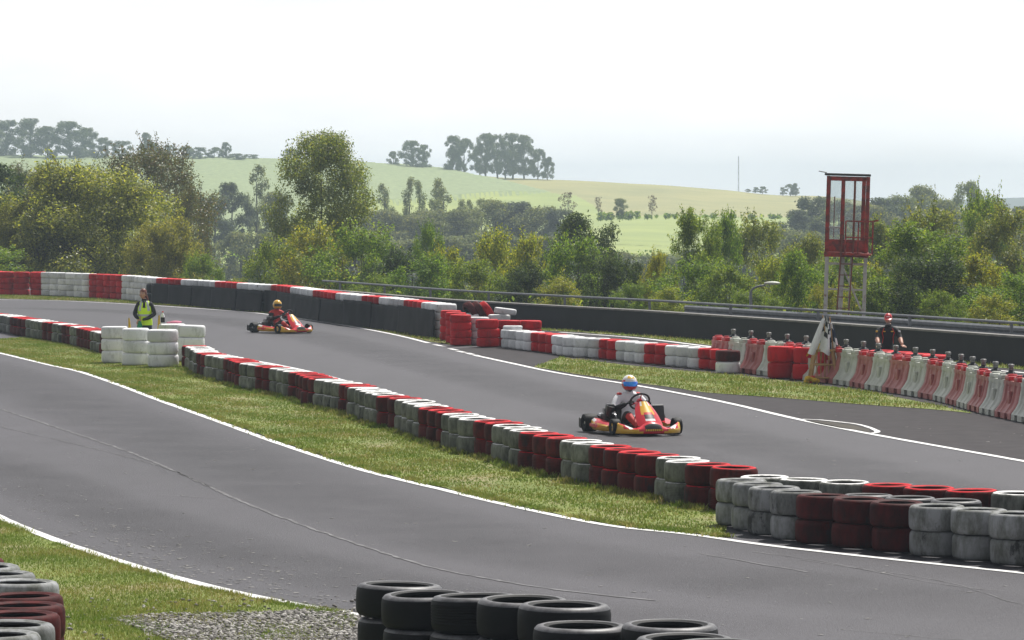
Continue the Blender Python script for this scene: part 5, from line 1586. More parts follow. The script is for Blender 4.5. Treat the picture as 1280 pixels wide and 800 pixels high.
def kart(label, var):
    k = empty('racing_kart'); tag(k, label, 'go-kart', 'racing karts on the far track')
    for sy in (-1, 1):
        wheel(k, 0.53, sy * 0.50, 0.128, 0.13); wheel(k, -0.52, sy * 0.56, 0.140, 0.21)
    mb = MB(); mb.tube([(-0.52, -0.52, 0.14), (-0.52, 0.52, 0.14)], 0.022, 8); mb.build('rear_axle', [M['chrome']], k)
    mb = MB(); mb.rbox((0.26, 0, 0.045), (0.80, 0.46, 0.014), 0.004)
    for sy in (-1, 1):
        mb.tube([(-0.62, sy * 0.33, 0.07), (-0.1, sy * 0.34, 0.055), (0.35, sy * 0.24, 0.055), (0.72, sy * 0.20, 0.06)], 0.018, 8)
        mb.tube([(0.53, sy * 0.2, 0.08), (0.53, sy * 0.44, 0.12)], 0.018, 8)
    for x in (-0.60, -0.1, 0.70): mb.tube([(x, -0.33 if x < 0 else -.2, 0.062), (x, 0.33 if x < 0 else .2, 0.062)], 0.016, 8)
    mb.build('frame', [M['dark_metal']], k)
    # rear bumper
    secs = []
    for i in range(13):
        y = -0.66 + 1.32 * i / 12; b_ = 0.05 * (abs(y) / 0.66) ** 3
        x = -0.74 + b_
        secs.append([(x - .05, y, .07), (x - .055, y, .13), (x - .05, y, .19), (x - 0.02, y, .215), (x + .03, y, .20), (x + .035, y, .07), (x, y, .05)])
    mb = MB(); mb.loft(secs); mb.build('rear_bumper', [M['kart_black']], k)
    # side pods
    for sy in (-1, 1):
        secs = []
        for i in range(13):
            t = i / 12; x = -0.335 + 0.70 * t
            out = 0.60 + 0.05 * math.sin(math.pi * min(1, t * 1.2)) - 0.03 * t; hi = 0.225 - 0.055 * t
            secs.append([(x, sy * 0.40, .06), (x, sy * (out - .03), .05), (x, sy * out, .085), (x, sy * (out + .005), .13), (x, sy * (out - 0.015), hi - 0.03), (x, sy * (out - .06), hi), (x, sy * 0.42, hi - .02)])
        mb = MB()
        mb.loft(secs, matf=lambda i, q: 0 if (q in (0, 1, 6)) else (0 if q in (2, 3) and i > 0 and not (i in (5,)) else (1 if (i > 3 or q == 5) else (0 if q < 4 else 2))))
        pod = mb.build('side_pod', [M['kart_yellow'], M['kart_red'], M['kart_white']], k)
        mb = MB()
        for i, (x, w) in enumerate([(-0.20, .035), (-0.14, .05), (-0.07, .04), (-0.01, .05), (0.06, .03), (0.11, .045)]):
            mb.box((x, sy * 0.655, 0.125 + 0.006 * (i % 2)), (w, 0.008, 0.045))
        mb.build('decal', [M['kart_red']], pod)
    # front bumper fairing, swept round in front of the wheels
    secs = []; NS = 33
    for i in range(NS):
        s = -1 + 2 * i / (NS - 1); y = 0.545 * s; a = abs(s)
        x = 0.90 - 0.06 * a ** 2 - 0.24 * a ** 5
        if a > 0.97: x -= 0.03
        hi = 0.155 + 0.06 * max(0, 1 - (a / 0.32) ** 2) + 0.075 * max(0, (a - 0.62) / 0.38) ** 1.5 - 0.035 * math.exp(-((a - 0.5) / 0.14) ** 2)
        dp = 0.17 - 0.04 * a
        secs.append([(x - 0.02, y, .028), (x, y, .040), (x + 0.012, y, .075), (x + .004, y, .11), (x - .04, y, hi - .02), (x - .085, y, hi), (x - dp, y, hi - .012), (x - dp, y, hi - 0.03), (x - .09, y, hi - .02), (x - 0.05, y, .045)])
    def bmf(i, q):
        s = abs(-1 + 2 * (i + 0.5) / (NS - 1))
        if q in (0, 9, 8, 7): return 3
        if q in (1,): return 0 if s > 0.30 else 1
        if q == 2: return 0 if s > 0.45 else (3 if s < 0.22 else 1)
        if q == 3: return 0 if s > 0.82 else (2 if 0.62 < s < 0.70 else (3 if s < 0.22 else 1))
        if q == 4: return 0 if s > 0.9 else (2 if 0.58 < s < 0.76 else 1)
        return 2 if 0.52 < s < 0.70 else (0 if s > 0.93 else 1)
    mb = MB(); mb.loft(secs, matf=bmf); fb_ = mb.build('front_bumper', [M['kart_yellow'], M['kart_red'], M['kart_white'], M['kart_black']], k, angle=60)
    mb = MB()
    for i in range(8):
        y = -0.125 + i * 0.036
        mb.box((0.922, y, 0.095), (0.006, 0.024, 0.030), M=None)
    mb.build('decal', [M['kart_yellow']], fb_)
    # front panel (upright shield in front of the steering wheel)
    secs = []
    for i in range(12):
        t = i / 11; z = 0.165 + 0.345 * t
        x = 0.84 - 0.40 * t ** 1.05; w = 0.205 - 0.075 * t - 0.03 * t * t + 0.02 * math.sin(t * 3.1)
        row = []
        for j in range(11):
            u = -1 + 2 * j / 10
            row.append((x - 0.10 * abs(u) ** 2.2, w * u, z - 0.015 * u * u))
        for j in range(10, -1, -1):
            u = -1 + 2 * j / 10
            row.append((x - 0.012 - 0.10 * abs(u) ** 2.2, w * u * 0.97, z - 0.015 * u * u - 0.006))
        secs.append(row)
    def pmf(i, q):
        j = q if q < 10 else (20 - q)
        if q > 10: return 3
        if i < 2: return 1
        if 3 <= i <= 4 and 3 <= j <= 6: return 3
        if i == 2 and 3 <= j <= 6: return 2
        if i >= 6 and 3 <= j <= 6: return 0
        if i >= 5 and j in (2, 7): return 2 if i > 8 else 0
        return 1
    mb = MB(); mb.loft(secs, matf=pmf); mb.build('front_panel', [M['kart_yellow'], M['kart_red'], M['kart_white'], M['kart_black']], k, angle=60)
    # steering wheel and column
    st = empty('steering_wheel'); st.parent = k; st.location = (0.24, 0, 0.50); st.rotation_euler = (0, R(-52), 0)
    mb = MB(); mb.tube([(0.155 * math.cos(t * math.pi / 12), 0.155 * math.sin(t * math.pi / 12), 0) for t in range(24)], 0.016, 8, closed=True); mb.build('rim', [M['kart_black']], st)
    mb = MB(); mb.lathe([(0, -.01), (.05, -.01), (.05, .015), (0, .015)], n=12, closed=False)
    for a in (0, 2.09, 4.19): mb.tube([(0, 0, 0), (.15 * math.cos(a), .15 * math.sin(a), 0)], 0.01, 6)
    mb.build('spokes', [M['kart_red']], st)
    mb = MB(); mb.tube([(0.24, 0, 0.50), (0.60, 0, 0.08)], 0.012, 6); mb.build('steering_column', [M['chrome']], k)
    # seat
    secs = []
    for x, z, w, dpt in ((0.08, .07, .15, .03), (-.08, .05, .18, .09), (-.22, .06, .19, .15), (-.32, .14, .19, .17), (-.39, .28, .18, .13), (-.44, .44, .15, .05)):
        row = []
        for j in range(9):
            u = -1 + 2 * j / 8; row.append((x + 0.02 * abs(u), w * u, z + dpt * abs(u) ** 2.5))
        for j in range(8, -1, -1):
            u = -1 + 2 * j / 8; row.append((x - .012 + 0.02 * abs(u), (w + .01) * u, z - .012 + dpt * abs(u) ** 2.5))
        secs.append(row)
    mb = MB(); mb.loft(secs); mb.build('seat', [M['kart_black']], k)
    # engine on the right, radiator on the left
    en = MB(); en.rbox((-0.28, -0.34, 0.19), (0.24, 0.17, 0.20), 0.02)
    for q in range(6): en.rbox((-0.26, -0.34, 0.30 + q * 0.014), (0.15, 0.14, 0.007), 0.002)
    en.tube([(-0.16, -0.34, 0.26), (-0.05, -0.40, 0.30), (-0.02, -0.38, 0.42)], [0.04, 0.045, 0.06], 10)
    eo = en.build('engine', [M['dark_metal']], k)
    mb = MB(); mb.tube([(-0.38, -0.34, 0.22), (-0.48, -0.42, 0.25), (-0.58, -0.36, 0.24), (-0.68, -0.15, 0.22), (-0.66, 0.2, 0.20)], [0.025, 0.035, 0.045, 0.05, 0.03], 10); mb.build('exhaust', [M['chrome']], k)
    mb = MB(); mb.rbox((-0.08, -0.37, 0.39), (0.17, 0.12, 0.13), 0.03); mb.build('air_box', [M['kart_black']], k)
    Tr = Matrix.Translation((-0.02, 0.40, 0.28)) @ Matrix.Rotation(R(-14), 4, 'Y')
    mb = MB(); mb.rbox((0, 0, -0.02), (0.045, 0.19, 0.29), 0.008, M=Tr); mb.tube([Tr @ Vector((0, -.09, .13)), Tr @ Vector((0, .09, .13))], 0.02, 8); ra = mb.build('radiator', [M['kart_black']], k)
    mb = MB(); mb.rbox((0.024, 0, -0.02), (0.004, 0.16, 0.24), 0.001, M=Tr)
    mb.build('radiator_core', [M['dark_metal']], ra)
    mb = MB(); mb.rbox((0.36, 0, 0.12), (0.24, 0.18, 0.14), 0.03); mb.build('fuel_tank', [M['kart_white']], k)
    for sy in (-1, 1):
        mb = MB(); mb.rbox((0.66, sy * 0.13, 0.13), (0.02, 0.07, 0.12), 0.005); mb.build('pedal', [M['chrome']], k)
    return k

def driver(label, suit, stripe, glove, boot, helmet, visor, chin, turn, crown_mat, thigh=None):
    d = empty('person'); tag(d, label, 'person', 'kart drivers at speed')
    ex = MB()
    sp = Vector((0.24, 0, 0.50)); ca, sa = math.cos(R(-52)), math.sin(R(-52))
    def onwheel(ang):
        q = Vector((0.155 * math.cos(ang), 0.155 * math.sin(ang), 0))
        return Vector((sp.x + q.x * ca, sp.y + q.y, sp.z - q.x * sa))
    hl, hr = onwheel(R(104)), onwheel(R(-104))
    hl += Vector((0.0, 0.0, 0)); 
    wl, wr = hl + Vector((-0.075, 0.03, -0.02)), hr + Vector((-0.075, -0.03, -0.02))
    for w, hnd, sd in ((wl, hl, 1), (wr, hr, -1)):
        hand(ex, w, (hnd - w) + Vector((0.02, 0, 0.02)), Vector((0.3, 0, -1)) + Vector((0, -sd * 0.7, 0)), sd, 1, 1.12, 1.5)
    J = {'pelvis': ((-0.20, 0, 0.19), .125), 'waist': ((-0.27, 0, 0.31), .115), 'chest': ((-0.31, 0, 0.44), .13), 'upper': ((-0.31, 0, 0.53), .11), 'neck': ((-0.28, 0, 0.60), .075), 'nk2': ((-0.25, 0, 0.66), .068),
         'shL': ((-0.29, 0.175, 0.54), .080), 'shR': ((-0.29, -0.175, 0.54), .080), 'elL': ((-0.15, 0.285, 0.345), .060), 'elR': ((-0.15, -0.285, 0.345), .060),
         'wrL': (tuple(wl), .034), 'wrR': (tuple(wr), .034),
         'hpL': ((-0.12, 0.095, 0.17), .095), 'hpR': ((-0.12, -0.095, 0.17), .095), 'knL': ((0.24, 0.20, 0.30), .065), 'knR': ((0.24, -0.20, 0.30), .065),
         'anL': ((0.55, 0.13, 0.11), .045), 'anR': ((0.55, -0.13, 0.11), .045), 'ftL': ((0.63, 0.13, 0.19), .036), 'ftR': ((0.63, -0.13, 0.19), .036)}
    E = [('pelvis', 'waist'), ('waist', 'chest'), ('chest', 'upper'), ('upper', 'neck'), ('neck', 'nk2'), ('upper', 'shL'), ('upper', 'shR'), ('shL', 'elL'), ('shR', 'elR'), ('elL', 'wrL'), ('elR', 'wrR'),
         ('pelvis', 'hpL'), ('pelvis', 'hpR'), ('hpL', 'knL'), ('hpR', 'knR'), ('knL', 'anL'), ('knR', 'anR'), ('anL', 'ftL'), ('anR', 'ftR')]
    bmx = {e: 0 for e in E}
    for e in [('shL', 'elL'), ('shR', 'elR')]: bmx[e] = 2
    for e in [('elL', 'wrL'), ('elR', 'wrR')]: bmx[e] = 3
    for e in [('hpL', 'knL'), ('hpR', 'knR')]: bmx[e] = 4
    for e in [('knL', 'anL'), ('knR', 'anR'), ('anL', 'ftL'), ('anR', 'ftR')]: bmx[e] = 5
    bmx[('neck', 'nk2')] = 1
    skin_body('body', J, E, bmx, [suit, glove, stripe, glove, thigh or suit, boot], ex, d)
    hc = Vector((-0.235, 0, 0.745))
    T = Matrix.Translation(hc) @ Matrix.Rotation(turn, 4, 'Z')
    # helmet: shell with chin bar; faces +X
    vs = []; fs = []; ms = []; nu, nv = 28, 20
    for j in range(nv + 1):
        ph = math.pi * j / nv
        for i in range(nu):
            w = 2 * math.pi * i / nu
            x, y, z = math.sin(ph) * math.cos(w), math.sin(ph) * math.sin(w), math.cos(ph)
            X = x * 0.145 + (0.022 * max(0, x) * math.exp(-((z + 0.5) / 0.35) ** 2)); Y = y * 0.122; Z = z * 0.135
            if z < -0.72: Z = -0.72 * 0.135 - (abs(z) - .72) * 0.05
            vs.append((X, Y, Z))
    for j in range(nv):
        zc_ = math.cos(math.pi * (j + .5) / nv)
        for i in range(nu):
            k = (i + 1) % nu; fs.append((j * nu + i, (j + 1) * nu + i, (j + 1) * nu + k, j * nu + k))
            aw = math.degrees(2 * math.pi * (i + .5) / nu)
            if aw > 180: aw -= 360
            m = 0
            if zc_ < -0.22: m = 1 if abs(aw) < 80 else 0
            if zc_ < -0.80: m = 3
            if 0.60 < zc_ < 0.90 and abs(aw) < 36: m = 2
            if 0.1 < zc_ < 0.42 and 50 < abs(aw) < 120: m = 1
            if abs(aw) < 100 and -0.02 > zc_ > -0.45 and abs(aw) > 62: m = 1
            ms.append(m)
    mb = MB()
    for f, m in zip(fs, ms): mb.f.append(f); mb.m.append(m)
    mb.v = [tuple(T @ Vector(v)) for v in vs]
    ho = mb.build('helmet', [helmet, chin, crown_mat, M['kart_black']], d, angle=80)
    mb = MB(); secs = []
    for z, rx, ry in ((-0.040, .166, .120), (-0.026, .165, .1245), (-0.004, .160, .1265), (0.02, .154, .126), (0.032, .148, .1235)):
        row = []
        for q in range(17):
            a = R(-66 + 132 * q / 16); row.append((rx * math.cos(a), ry * math.sin(a), z))
        for q in range(16, -1, -1):
            a = R(-66 + 132 * q / 16); row.append(((rx - .02) * math.cos(a), (ry - .02) * math.sin(a), z))
        secs.append(row)
    mb.loft(secs, M=T); mb.build('visor', [visor], ho, angle=60)
    return d
k1 = kart('red and yellow racing kart nearer the camera, nose to the right', 0)
hp = G(793, 541.5)
th = math.atan2(-0.955, 0.30)
k1.location = (hp.x, hp.y, 0.006); k1.rotation_euler = (0, 0, th)
d1 = driver('kart driver in white and red suit with blue mirror visor', M['white_cloth'], M['white_cloth'], M['black_cloth'], M['red_cloth'], M['kart_white'], M['visor_blue'], M['kart_red'], R(-4), M['kart_yellow'], M['black_cloth'])
d1.location = (hp.x, hp.y, 0.016); d1.rotation_euler = (0, 0, th)
mb = MB()
for sy in (-1, 1): mb.ell((-0.275, sy * 0.150, 0.578), (0.055, 0.05, 0.03))
mb.build('shoulder_patch', [M['red_cloth']], d1)
k2 = copy_tree(k1); k2['label'] = 'red and yellow racing kart farther up the track before the black belting'
hp = G(353, 416.0); th = math.atan2(-0.78, 0.63)
k2.location = (hp.x, hp.y, 0.006); k2.rotation_euler = (0, 0, th)
d2 = driver('kart driver in red and black suit with yellow helmet', M['red_cloth'], M['black_cloth'], M['black_cloth'], M['red_cloth'], M['kart_yellow'], M['visor_dark'], M['kart_yellow'], R(-14), M['kart_yellow'], M['black_cloth'])
d2.location = (hp.x, hp.y, 0.016); d2.rotation_euler = (0, 0, th)
# ------------------------------------------------------------------ trees
def tube_arrays(mb, a, b, r0, r1, seg=4, wob=0.1, n=6):
    P = []; rr = []
    for i in range(seg + 1):
        t = i / seg
        p = Vector(a).lerp(Vector(b), t)
        if 0 < i < seg: p += Vector((random.uniform(-1, 1), random.uniform(-1, 1), 0)) * wob
        P.append(p); rr.append(r0 + (r1 - r0) * t)
    mb.tube(P, rr, n)
    return P
def make_tree(name, Ht, Rad, prof, nclump, nleaf, leaf, lmat, clump=0.22, t0=0.15, trunk_r=0.12, seed=1, flat=0.0, spiky=0.0, bark='bark', up=0.0, stems=1, zfix=0):
    """prof(t) relative crown radius at relative height t"""
    random.seed(seed); g = np.random.default_rng(seed)
    cl = []
    for k in range(nclump):
        t = t0 + (1 - t0) * (k + random.random()) / nclump
        r = Rad * prof(t); a = random.uniform(0, 6.283); q = random.random() ** 0.55
        c = Vector((r * q * math.cos(a), r * q * math.sin(a), Ht * t))
        cr = clump * Rad * random.uniform(0.6, 1.35)
        c.z = min(c.z, Ht - cr * 0.7)
        cl.append((c, cr))
    # leaves
    wgt = np.array([c[1] ** 2 for c in cl]); wgt /= wgt.sum()
    idx = g.choice(len(cl), nleaf, p=wgt)
    cc = np.array([c[0][:] for c in cl])[idx]; cr = np.array([c[1] for c in cl])[idx]
    d = g.normal(size=(nleaf, 3)); d /= np.linalg.norm(d, axis=1)[:, None]
    rad = g.random(nleaf) ** 0.45 * (1 + 0.18 * np.abs(g.normal(size=nleaf)) * (g.random(nleaf) < 0.3))
    P = cc + d * (rad * cr)[:, None] * np.array([1, 1, 0.8 + up])
    shoots = []
    if spiky:      # leafy shoots standing out of the crown
        ns_ = int(min(260, nclump * 14 * spiky)); per = 26
        b0 = 0
        for q in range(ns_):
            c, r_ = cl[int(g.integers(len(cl)))]
            dd = Vector((g.normal() * 0.55, g.normal() * 0.55, 0.6 + abs(g.normal()) * 0.6)).normalized()
            a = c + dd * r_ * 0.6; Ls = r_ * (0.5 + 0.75 * g.random())
            shoots.append((a, a + dd * Ls + Vector((g.normal(), g.normal(), 0)) * Ls * 0.12))
            e = shoots[-1][1]
            for w_ in range(per):
                if b0 >= nleaf: break
                t_ = g.random() ** 0.8
                pt = a.lerp(e, t_); P[b0] = (pt.x + g.normal() * 0.07, pt.y + g.normal() * 0.07, pt.z + g.normal() * 0.05); b0 += 1
    P[:, 2] = np.maximum(P[:, 2], 0.05)
    nrm = d * 0.8 + g.normal(size=(nleaf, 3)) * 0.7 + np.array([0, 0, 0.5]); nrm /= np.linalg.norm(nrm, axis=1)[:, None]
    tmp = g.normal(size=(nleaf, 3)); u = np.cross(nrm, tmp); u /= np.linalg.norm(u, axis=1)[:, None]; v = np.cross(nrm, u)
    L = leaf * g.uniform(0.55, 1.25, nleaf)[:, None]
    V = np.stack([P - u * L * 0.5, P + v * L * 0.28, P + u * L * 0.5, P - v * L * 0.28], 1).reshape(-1, 3)
    root = empty(name)
    if zfix: pass
    crown = link('crown', np_mesh('crown', V, np.arange(4 * nleaf).reshape(-1, 4), [lmat]), root)
    mb = MB()
    for s in range(stems):
        bx = (0, 0) if stems == 1 else (random.uniform(-.35, .35) * Rad, random.uniform(-.35, .35) * Rad)
        top = (bx[0] * 1.6 + random.uniform(-.1, .1) * Rad, bx[1] * 1.6, Ht * 0.82)
        TP = tube_arrays(mb, (bx[0], bx[1], -0.3), top, trunk_r / math.sqrt(stems), trunk_r * 0.18, 7, trunk_r * 0.5, 8)
        for c, q in cl[s::stems][:26]:
            j = max(1, min(6, int(c.z / Ht / 0.82 * 7 * 0.62)))
            tube_arrays(mb, TP[j], tuple(c), trunk_r * 0.30 * (1 - j / 9), trunk_r * 0.05, 4, 0.04 * Rad, 5)
    for a, e in shoots:
        mb.tube([a, e], [0.014, 0.004], 3, cap=False)
    mb.build('trunk', [M[bark]], root)
    return root
def ov(t, a=0.35, lo=0.55): return max(0.05, (lo + (1 - lo) * math.sin(min(1, t / a) * math.pi / 2)) if t < a else math.sqrt(max(0.0, 1 - ((t - a) / (1.02 - a)) ** 2)))
PT = {}
PT['bush_yellow'] = lambda s: make_tree('willow_bush', 6.8, 3.7, lambda t: ov(t, .30, .95), 150, 110000, 0.12, L_WIL, .19, .08, .10, s, spiky=.12, stems=4)
PT['bush_mid'] = lambda s: make_tree('leafy_bush', 5.2, 2.2, lambda t: ov(t, .4, .8), 50, 26000, 0.115, L_MID, .25, .06, .07, s, spiky=.35, stems=3)
PT['bush_yel2'] = lambda s: make_tree('leafy_bush', 5.2, 2.2, lambda t: ov(t, .4, .8), 48, 24000, 0.115, L_YEL, .25, .06, .07, s, spiky=.45, stems=3)
PT['tall'] = lambda s: make_tree('tall_tree', 10.4, 2.7, lambda t: ov(t, .50, .75), 130, 80000, 0.115, L_OLIVE, .25, .14, .13, s, spiky=.04, up=.1)
PT['dark'] = lambda s: make_tree('dark_tree', 8.0, 2.4, lambda t: ov(t, .6, .6), 62, 34000, 0.12, L_DARK, .25, .15, .12, s)
PT['darkbush'] = lambda s: make_tree('dark_bush', 5.0, 2.2, lambda t: ov(t, .45, .8), 50, 27000, 0.115, L_DARK, .25, .08, .08, s, spiky=.2, stems=3)
PT['brown'] = lambda s: make_tree('turning_tree', 10.5, 3.4, lambda t: ov(t, .55, .6), 110, 60000, 0.11, L_BROWN, .20, .15, .13, s, spiky=.13, stems=2)
PT['mid_tree'] = lambda s: make_tree('leafy_tree', 8.0, 2.3, lambda t: ov(t, .5, .7), 70, 38000, 0.12, L_MID, .23, .12, .12, s, spiky=.2)
PT['birch'] = lambda s: make_tree('pale_birch', 8.0, 2.3, lambda t: ov(t, .5, .7), 62, 34000, 0.115, L_OLIVE, .22, .10, .11, s, spiky=.1)
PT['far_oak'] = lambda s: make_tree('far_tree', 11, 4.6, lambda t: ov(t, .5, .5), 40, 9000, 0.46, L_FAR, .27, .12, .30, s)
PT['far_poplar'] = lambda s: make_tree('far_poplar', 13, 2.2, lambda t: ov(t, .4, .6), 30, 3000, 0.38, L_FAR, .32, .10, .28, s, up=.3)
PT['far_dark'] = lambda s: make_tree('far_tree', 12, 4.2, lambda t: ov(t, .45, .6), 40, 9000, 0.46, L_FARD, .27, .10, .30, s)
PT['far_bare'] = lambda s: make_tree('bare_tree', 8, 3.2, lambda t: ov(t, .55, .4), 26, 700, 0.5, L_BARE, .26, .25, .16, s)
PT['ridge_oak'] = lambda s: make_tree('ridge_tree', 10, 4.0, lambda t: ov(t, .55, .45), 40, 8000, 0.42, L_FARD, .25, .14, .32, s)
CACHE = {}
def tree(kind, x, ytop, D, label, group, width=None, ybase=None, variants=2, zbase=None, sx=None):
    """place a tree of a kind so that its top shows at row ytop and its foot stands on the terrain"""
    v = random.randrange(variants) if variants > 1 else 0
    st = random.getstate()
    if (kind, v) not in CACHE:
        CACHE[kind, v] = [PT[kind](hash_(kind) + v * 17), 0]
    random.setstate(st)
    proto, n = CACHE[kind, v]
    o = proto if n == 0 else copy_tree(proto)
    CACHE[kind, v][1] += 1
    X = (x - 640) / F * D
    gz = terrain_z(X, D) if zbase is None else zbase
    if ybase: gz = H - (ybase - YH) / F * D
    top = H - (ytop - YH) / F * D
    hh = max(0.8, top - gz)
    H0, R0 = {'bush_yellow': (6.8, 3.7), 'bush_mid': (5.2, 2.2), 'bush_yel2': (5.2, 2.2), 'tall': (10.4, 2.7), 'dark': (8.0, 2.4), 'darkbush': (5.0, 2.2), 'brown': (10.5, 3.4), 'mid_tree': (8.0, 2.3), 'birch': (8.0, 2.3),
              'far_oak': (11, 4.6), 'far_poplar': (13, 2.2), 'far_dark': (12, 4.2), 'far_bare': (8, 3.2), 'ridge_oak': (10, 4.0)}[kind]
    sz = hh / (H0 * 1.0)
    if width and group in (GN,): width *= {'bush_mid': 1.55, 'bush_yel2': 1.5, 'darkbush': 1.45, 'mid_tree': 1.25, 'birch': 1.3, 'brown': 1.15, 'tall': 1.0, 'dark': 1.05, 'bush_yellow': 1.05}.get(kind, 1)
    if width and group == 'hazy valley woodland': width *= 1.3
    sxx = (width / F * D / 2) / (R0 * 1.12) if width else sz * random.uniform(.85, 1.1)
    o.location = (X, D, gz); o.scale = (sxx, sxx, sz); o.rotation_euler = (0, 0, random.uniform(0, 6.28))
    tag(o, label, 'bush' if 'bush' in kind else 'tree', group)
    return o
def hash_(s): return sum(ord(c) * (i + 3) for i, c in enumerate(s)) % 1000
random.seed(21)
GN = 'trees and bushes beyond the track wall'
# the left mass
tree('bush_yellow', 108, 210, 163, 'broad yellow-green willow bush at the left behind the far barrier', GN, 268, variants=1)
tree('bush_yellow', 205, 278, 158, 'low yellow-green willow bush spilling right of the broad one', GN, 120, variants=1)
tree('bush_yellow', 12, 258, 163, 'yellow-green willow bush at the left edge', GN, 110, variants=1)
tree('brown', 190, 186, 182, 'tall wispy dark tree with brownish twigs behind the willow bushes', GN, 170, variants=1)
tree('brown', 225, 238, 178, 'lower brownish tree right of the tall wispy one', GN, 90, variants=1)
tree('brown', 40, 212, 184, 'wispy dark tree behind the broad willow bush', GN, 130, variants=1)
tree('dark', -8, 205, 176, 'dark tree cut by the left edge of the picture', GN, 130, variants=1)
tree('bush_mid', 250, 322, 152, 'small green bush above the far barrier at the gap', GN, 45)
# the tall tree and its foot
tree('tall', 402, 167, 158, 'tall olive tree standing alone left of centre', GN, 150, variants=1)
tree('bush_mid', 345, 308, 146, 'green bush left of the foot of the tall tree', GN, 62)
tree('bush_yel2', 395, 290, 144, 'yellow-tipped bush before the tall tree', GN, 95)
tree('bush_mid', 448, 292, 140, 'green bush right of the foot of the tall tree', GN, 95)
tree('mid_tree', 536, 284, 150, 'slender green tree rising out of the bushes', GN, 42)
tree('darkbush', 500, 318, 134, 'dark bush under the slender green tree', GN, 80)
tree('bush_yel2', 560, 318, 137, 'yellow-green bush right of the slender tree', GN, 70)
tree('bush_mid', 530, 325, 128, 'low green bush just behind the rail below the slender tree', GN, 75)
tree('bush_yel2', 622, 300, 136, 'bright yellow-leaved bush left of the dark oak', GN, 80)
tree('bush_yel2', 668, 302, 132, 'yellow-green bush between the bright bush and the dark oak', GN, 75)
tree('bush_mid', 592, 330, 126, 'low green bush behind the rail left of the bright bush', GN, 70)
tree('darkbush', 655, 335, 124, 'low dark bush just behind the rail in the middle', GN, 70)
tree('dark', 732, 267, 158, 'round dark oak rising above the bushes', GN, 118, variants=1)
tree('bush_mid', 720, 304, 126, 'green bush before the dark oak', GN, 85)
tree('darkbush', 757, 322, 122, 'dark bush right below the oak', GN, 75)
tree('dark', 800, 328, 124, 'small dark tree right of the oak', GN, 50, variants=1)
tree('bush_yel2', 826, 322, 122, 'light green bush beneath the small pale lamp', GN, 45)
tree('mid_tree', 868, 268, 124, 'dense dark green tree left of the curved lamp', GN, 74)
tree('mid_tree', 905, 272, 140, 'green tree behind the dense dark one', GN, 60)
tree('bush_mid', 868, 330, 114, 'green bush at the foot of the dense dark tree', GN, 80)
tree('birch', 952, 276, 150, 'pale olive tree behind the curved lamp', GN, 90)
tree('bush_mid', 905, 338, 112, 'green bush left of the curved lamp', GN, 60)
tree('bush_yel2', 968, 330, 114, 'light bush right of the curved lamp', GN, 70)
tree('bush_mid', 1000, 322, 112, 'green bush left of the tower legs', GN, 60)
tree('birch', 1012, 296, 135, 'pale tree left behind the tower', GN, 70)
tree('mid_tree', 1058, 318, 124, 'green tree seen through the tower legs', GN, 90)
tree('bush_yel2', 1080, 335, 112, 'light bush right behind the tower legs', GN, 70)
tree('birch', 1095, 275, 142, 'tall pale tree right behind the tower cabin', GN, 90)
tree('mid_tree', 1148, 284, 108, 'large bright-leaved tree behind the man', GN, 130)
tree('darkbush', 1158, 322, 103, 'dark bush behind the man in the red cap', GN, 110)
tree('bush_yel2', 1215, 325, 104, 'light yellow bush right of the large bright tree', GN, 90)
tree('birch', 1172, 262, 140, 'pale rounded tree behind the large bright tree', GN, 110)
tree('birch', 1268, 262, 130, 'pale tree at the right edge', GN, 110)
tree('mid_tree', 1228, 248, 150, 'tall green tree near the right edge', GN, 80)
tree('bush_mid', 1268, 345, 98, 'low green bush at the right edge behind the rail', GN, 90)
tree('bush_mid', 1110, 352, 104, 'low bush behind the rail above the cap of the man', GN, 70)
tree('mid_tree', 1320, 270, 118, 'green tree just outside the right edge', GN, 90)
tree('bush_mid', -60, 300, 150, 'green bush just outside the left edge', GN, 120)
for i, (x, yt, D) in enumerate([(300, 352, 150), (470, 348, 130), (700, 352, 119), (790, 357, 114), (840, 362, 110), (940, 365, 106), (1030, 360, 103), (1180, 368, 96), (1240, 372, 94)]):
    tree('bush_mid' if i % 2 else 'bush_yel2', x, yt, D, '%s low scrubby bush from the left, close behind the rail' % ordn(i + 1), 'low scrub close behind the rail', 60 + 12 * (i % 3))
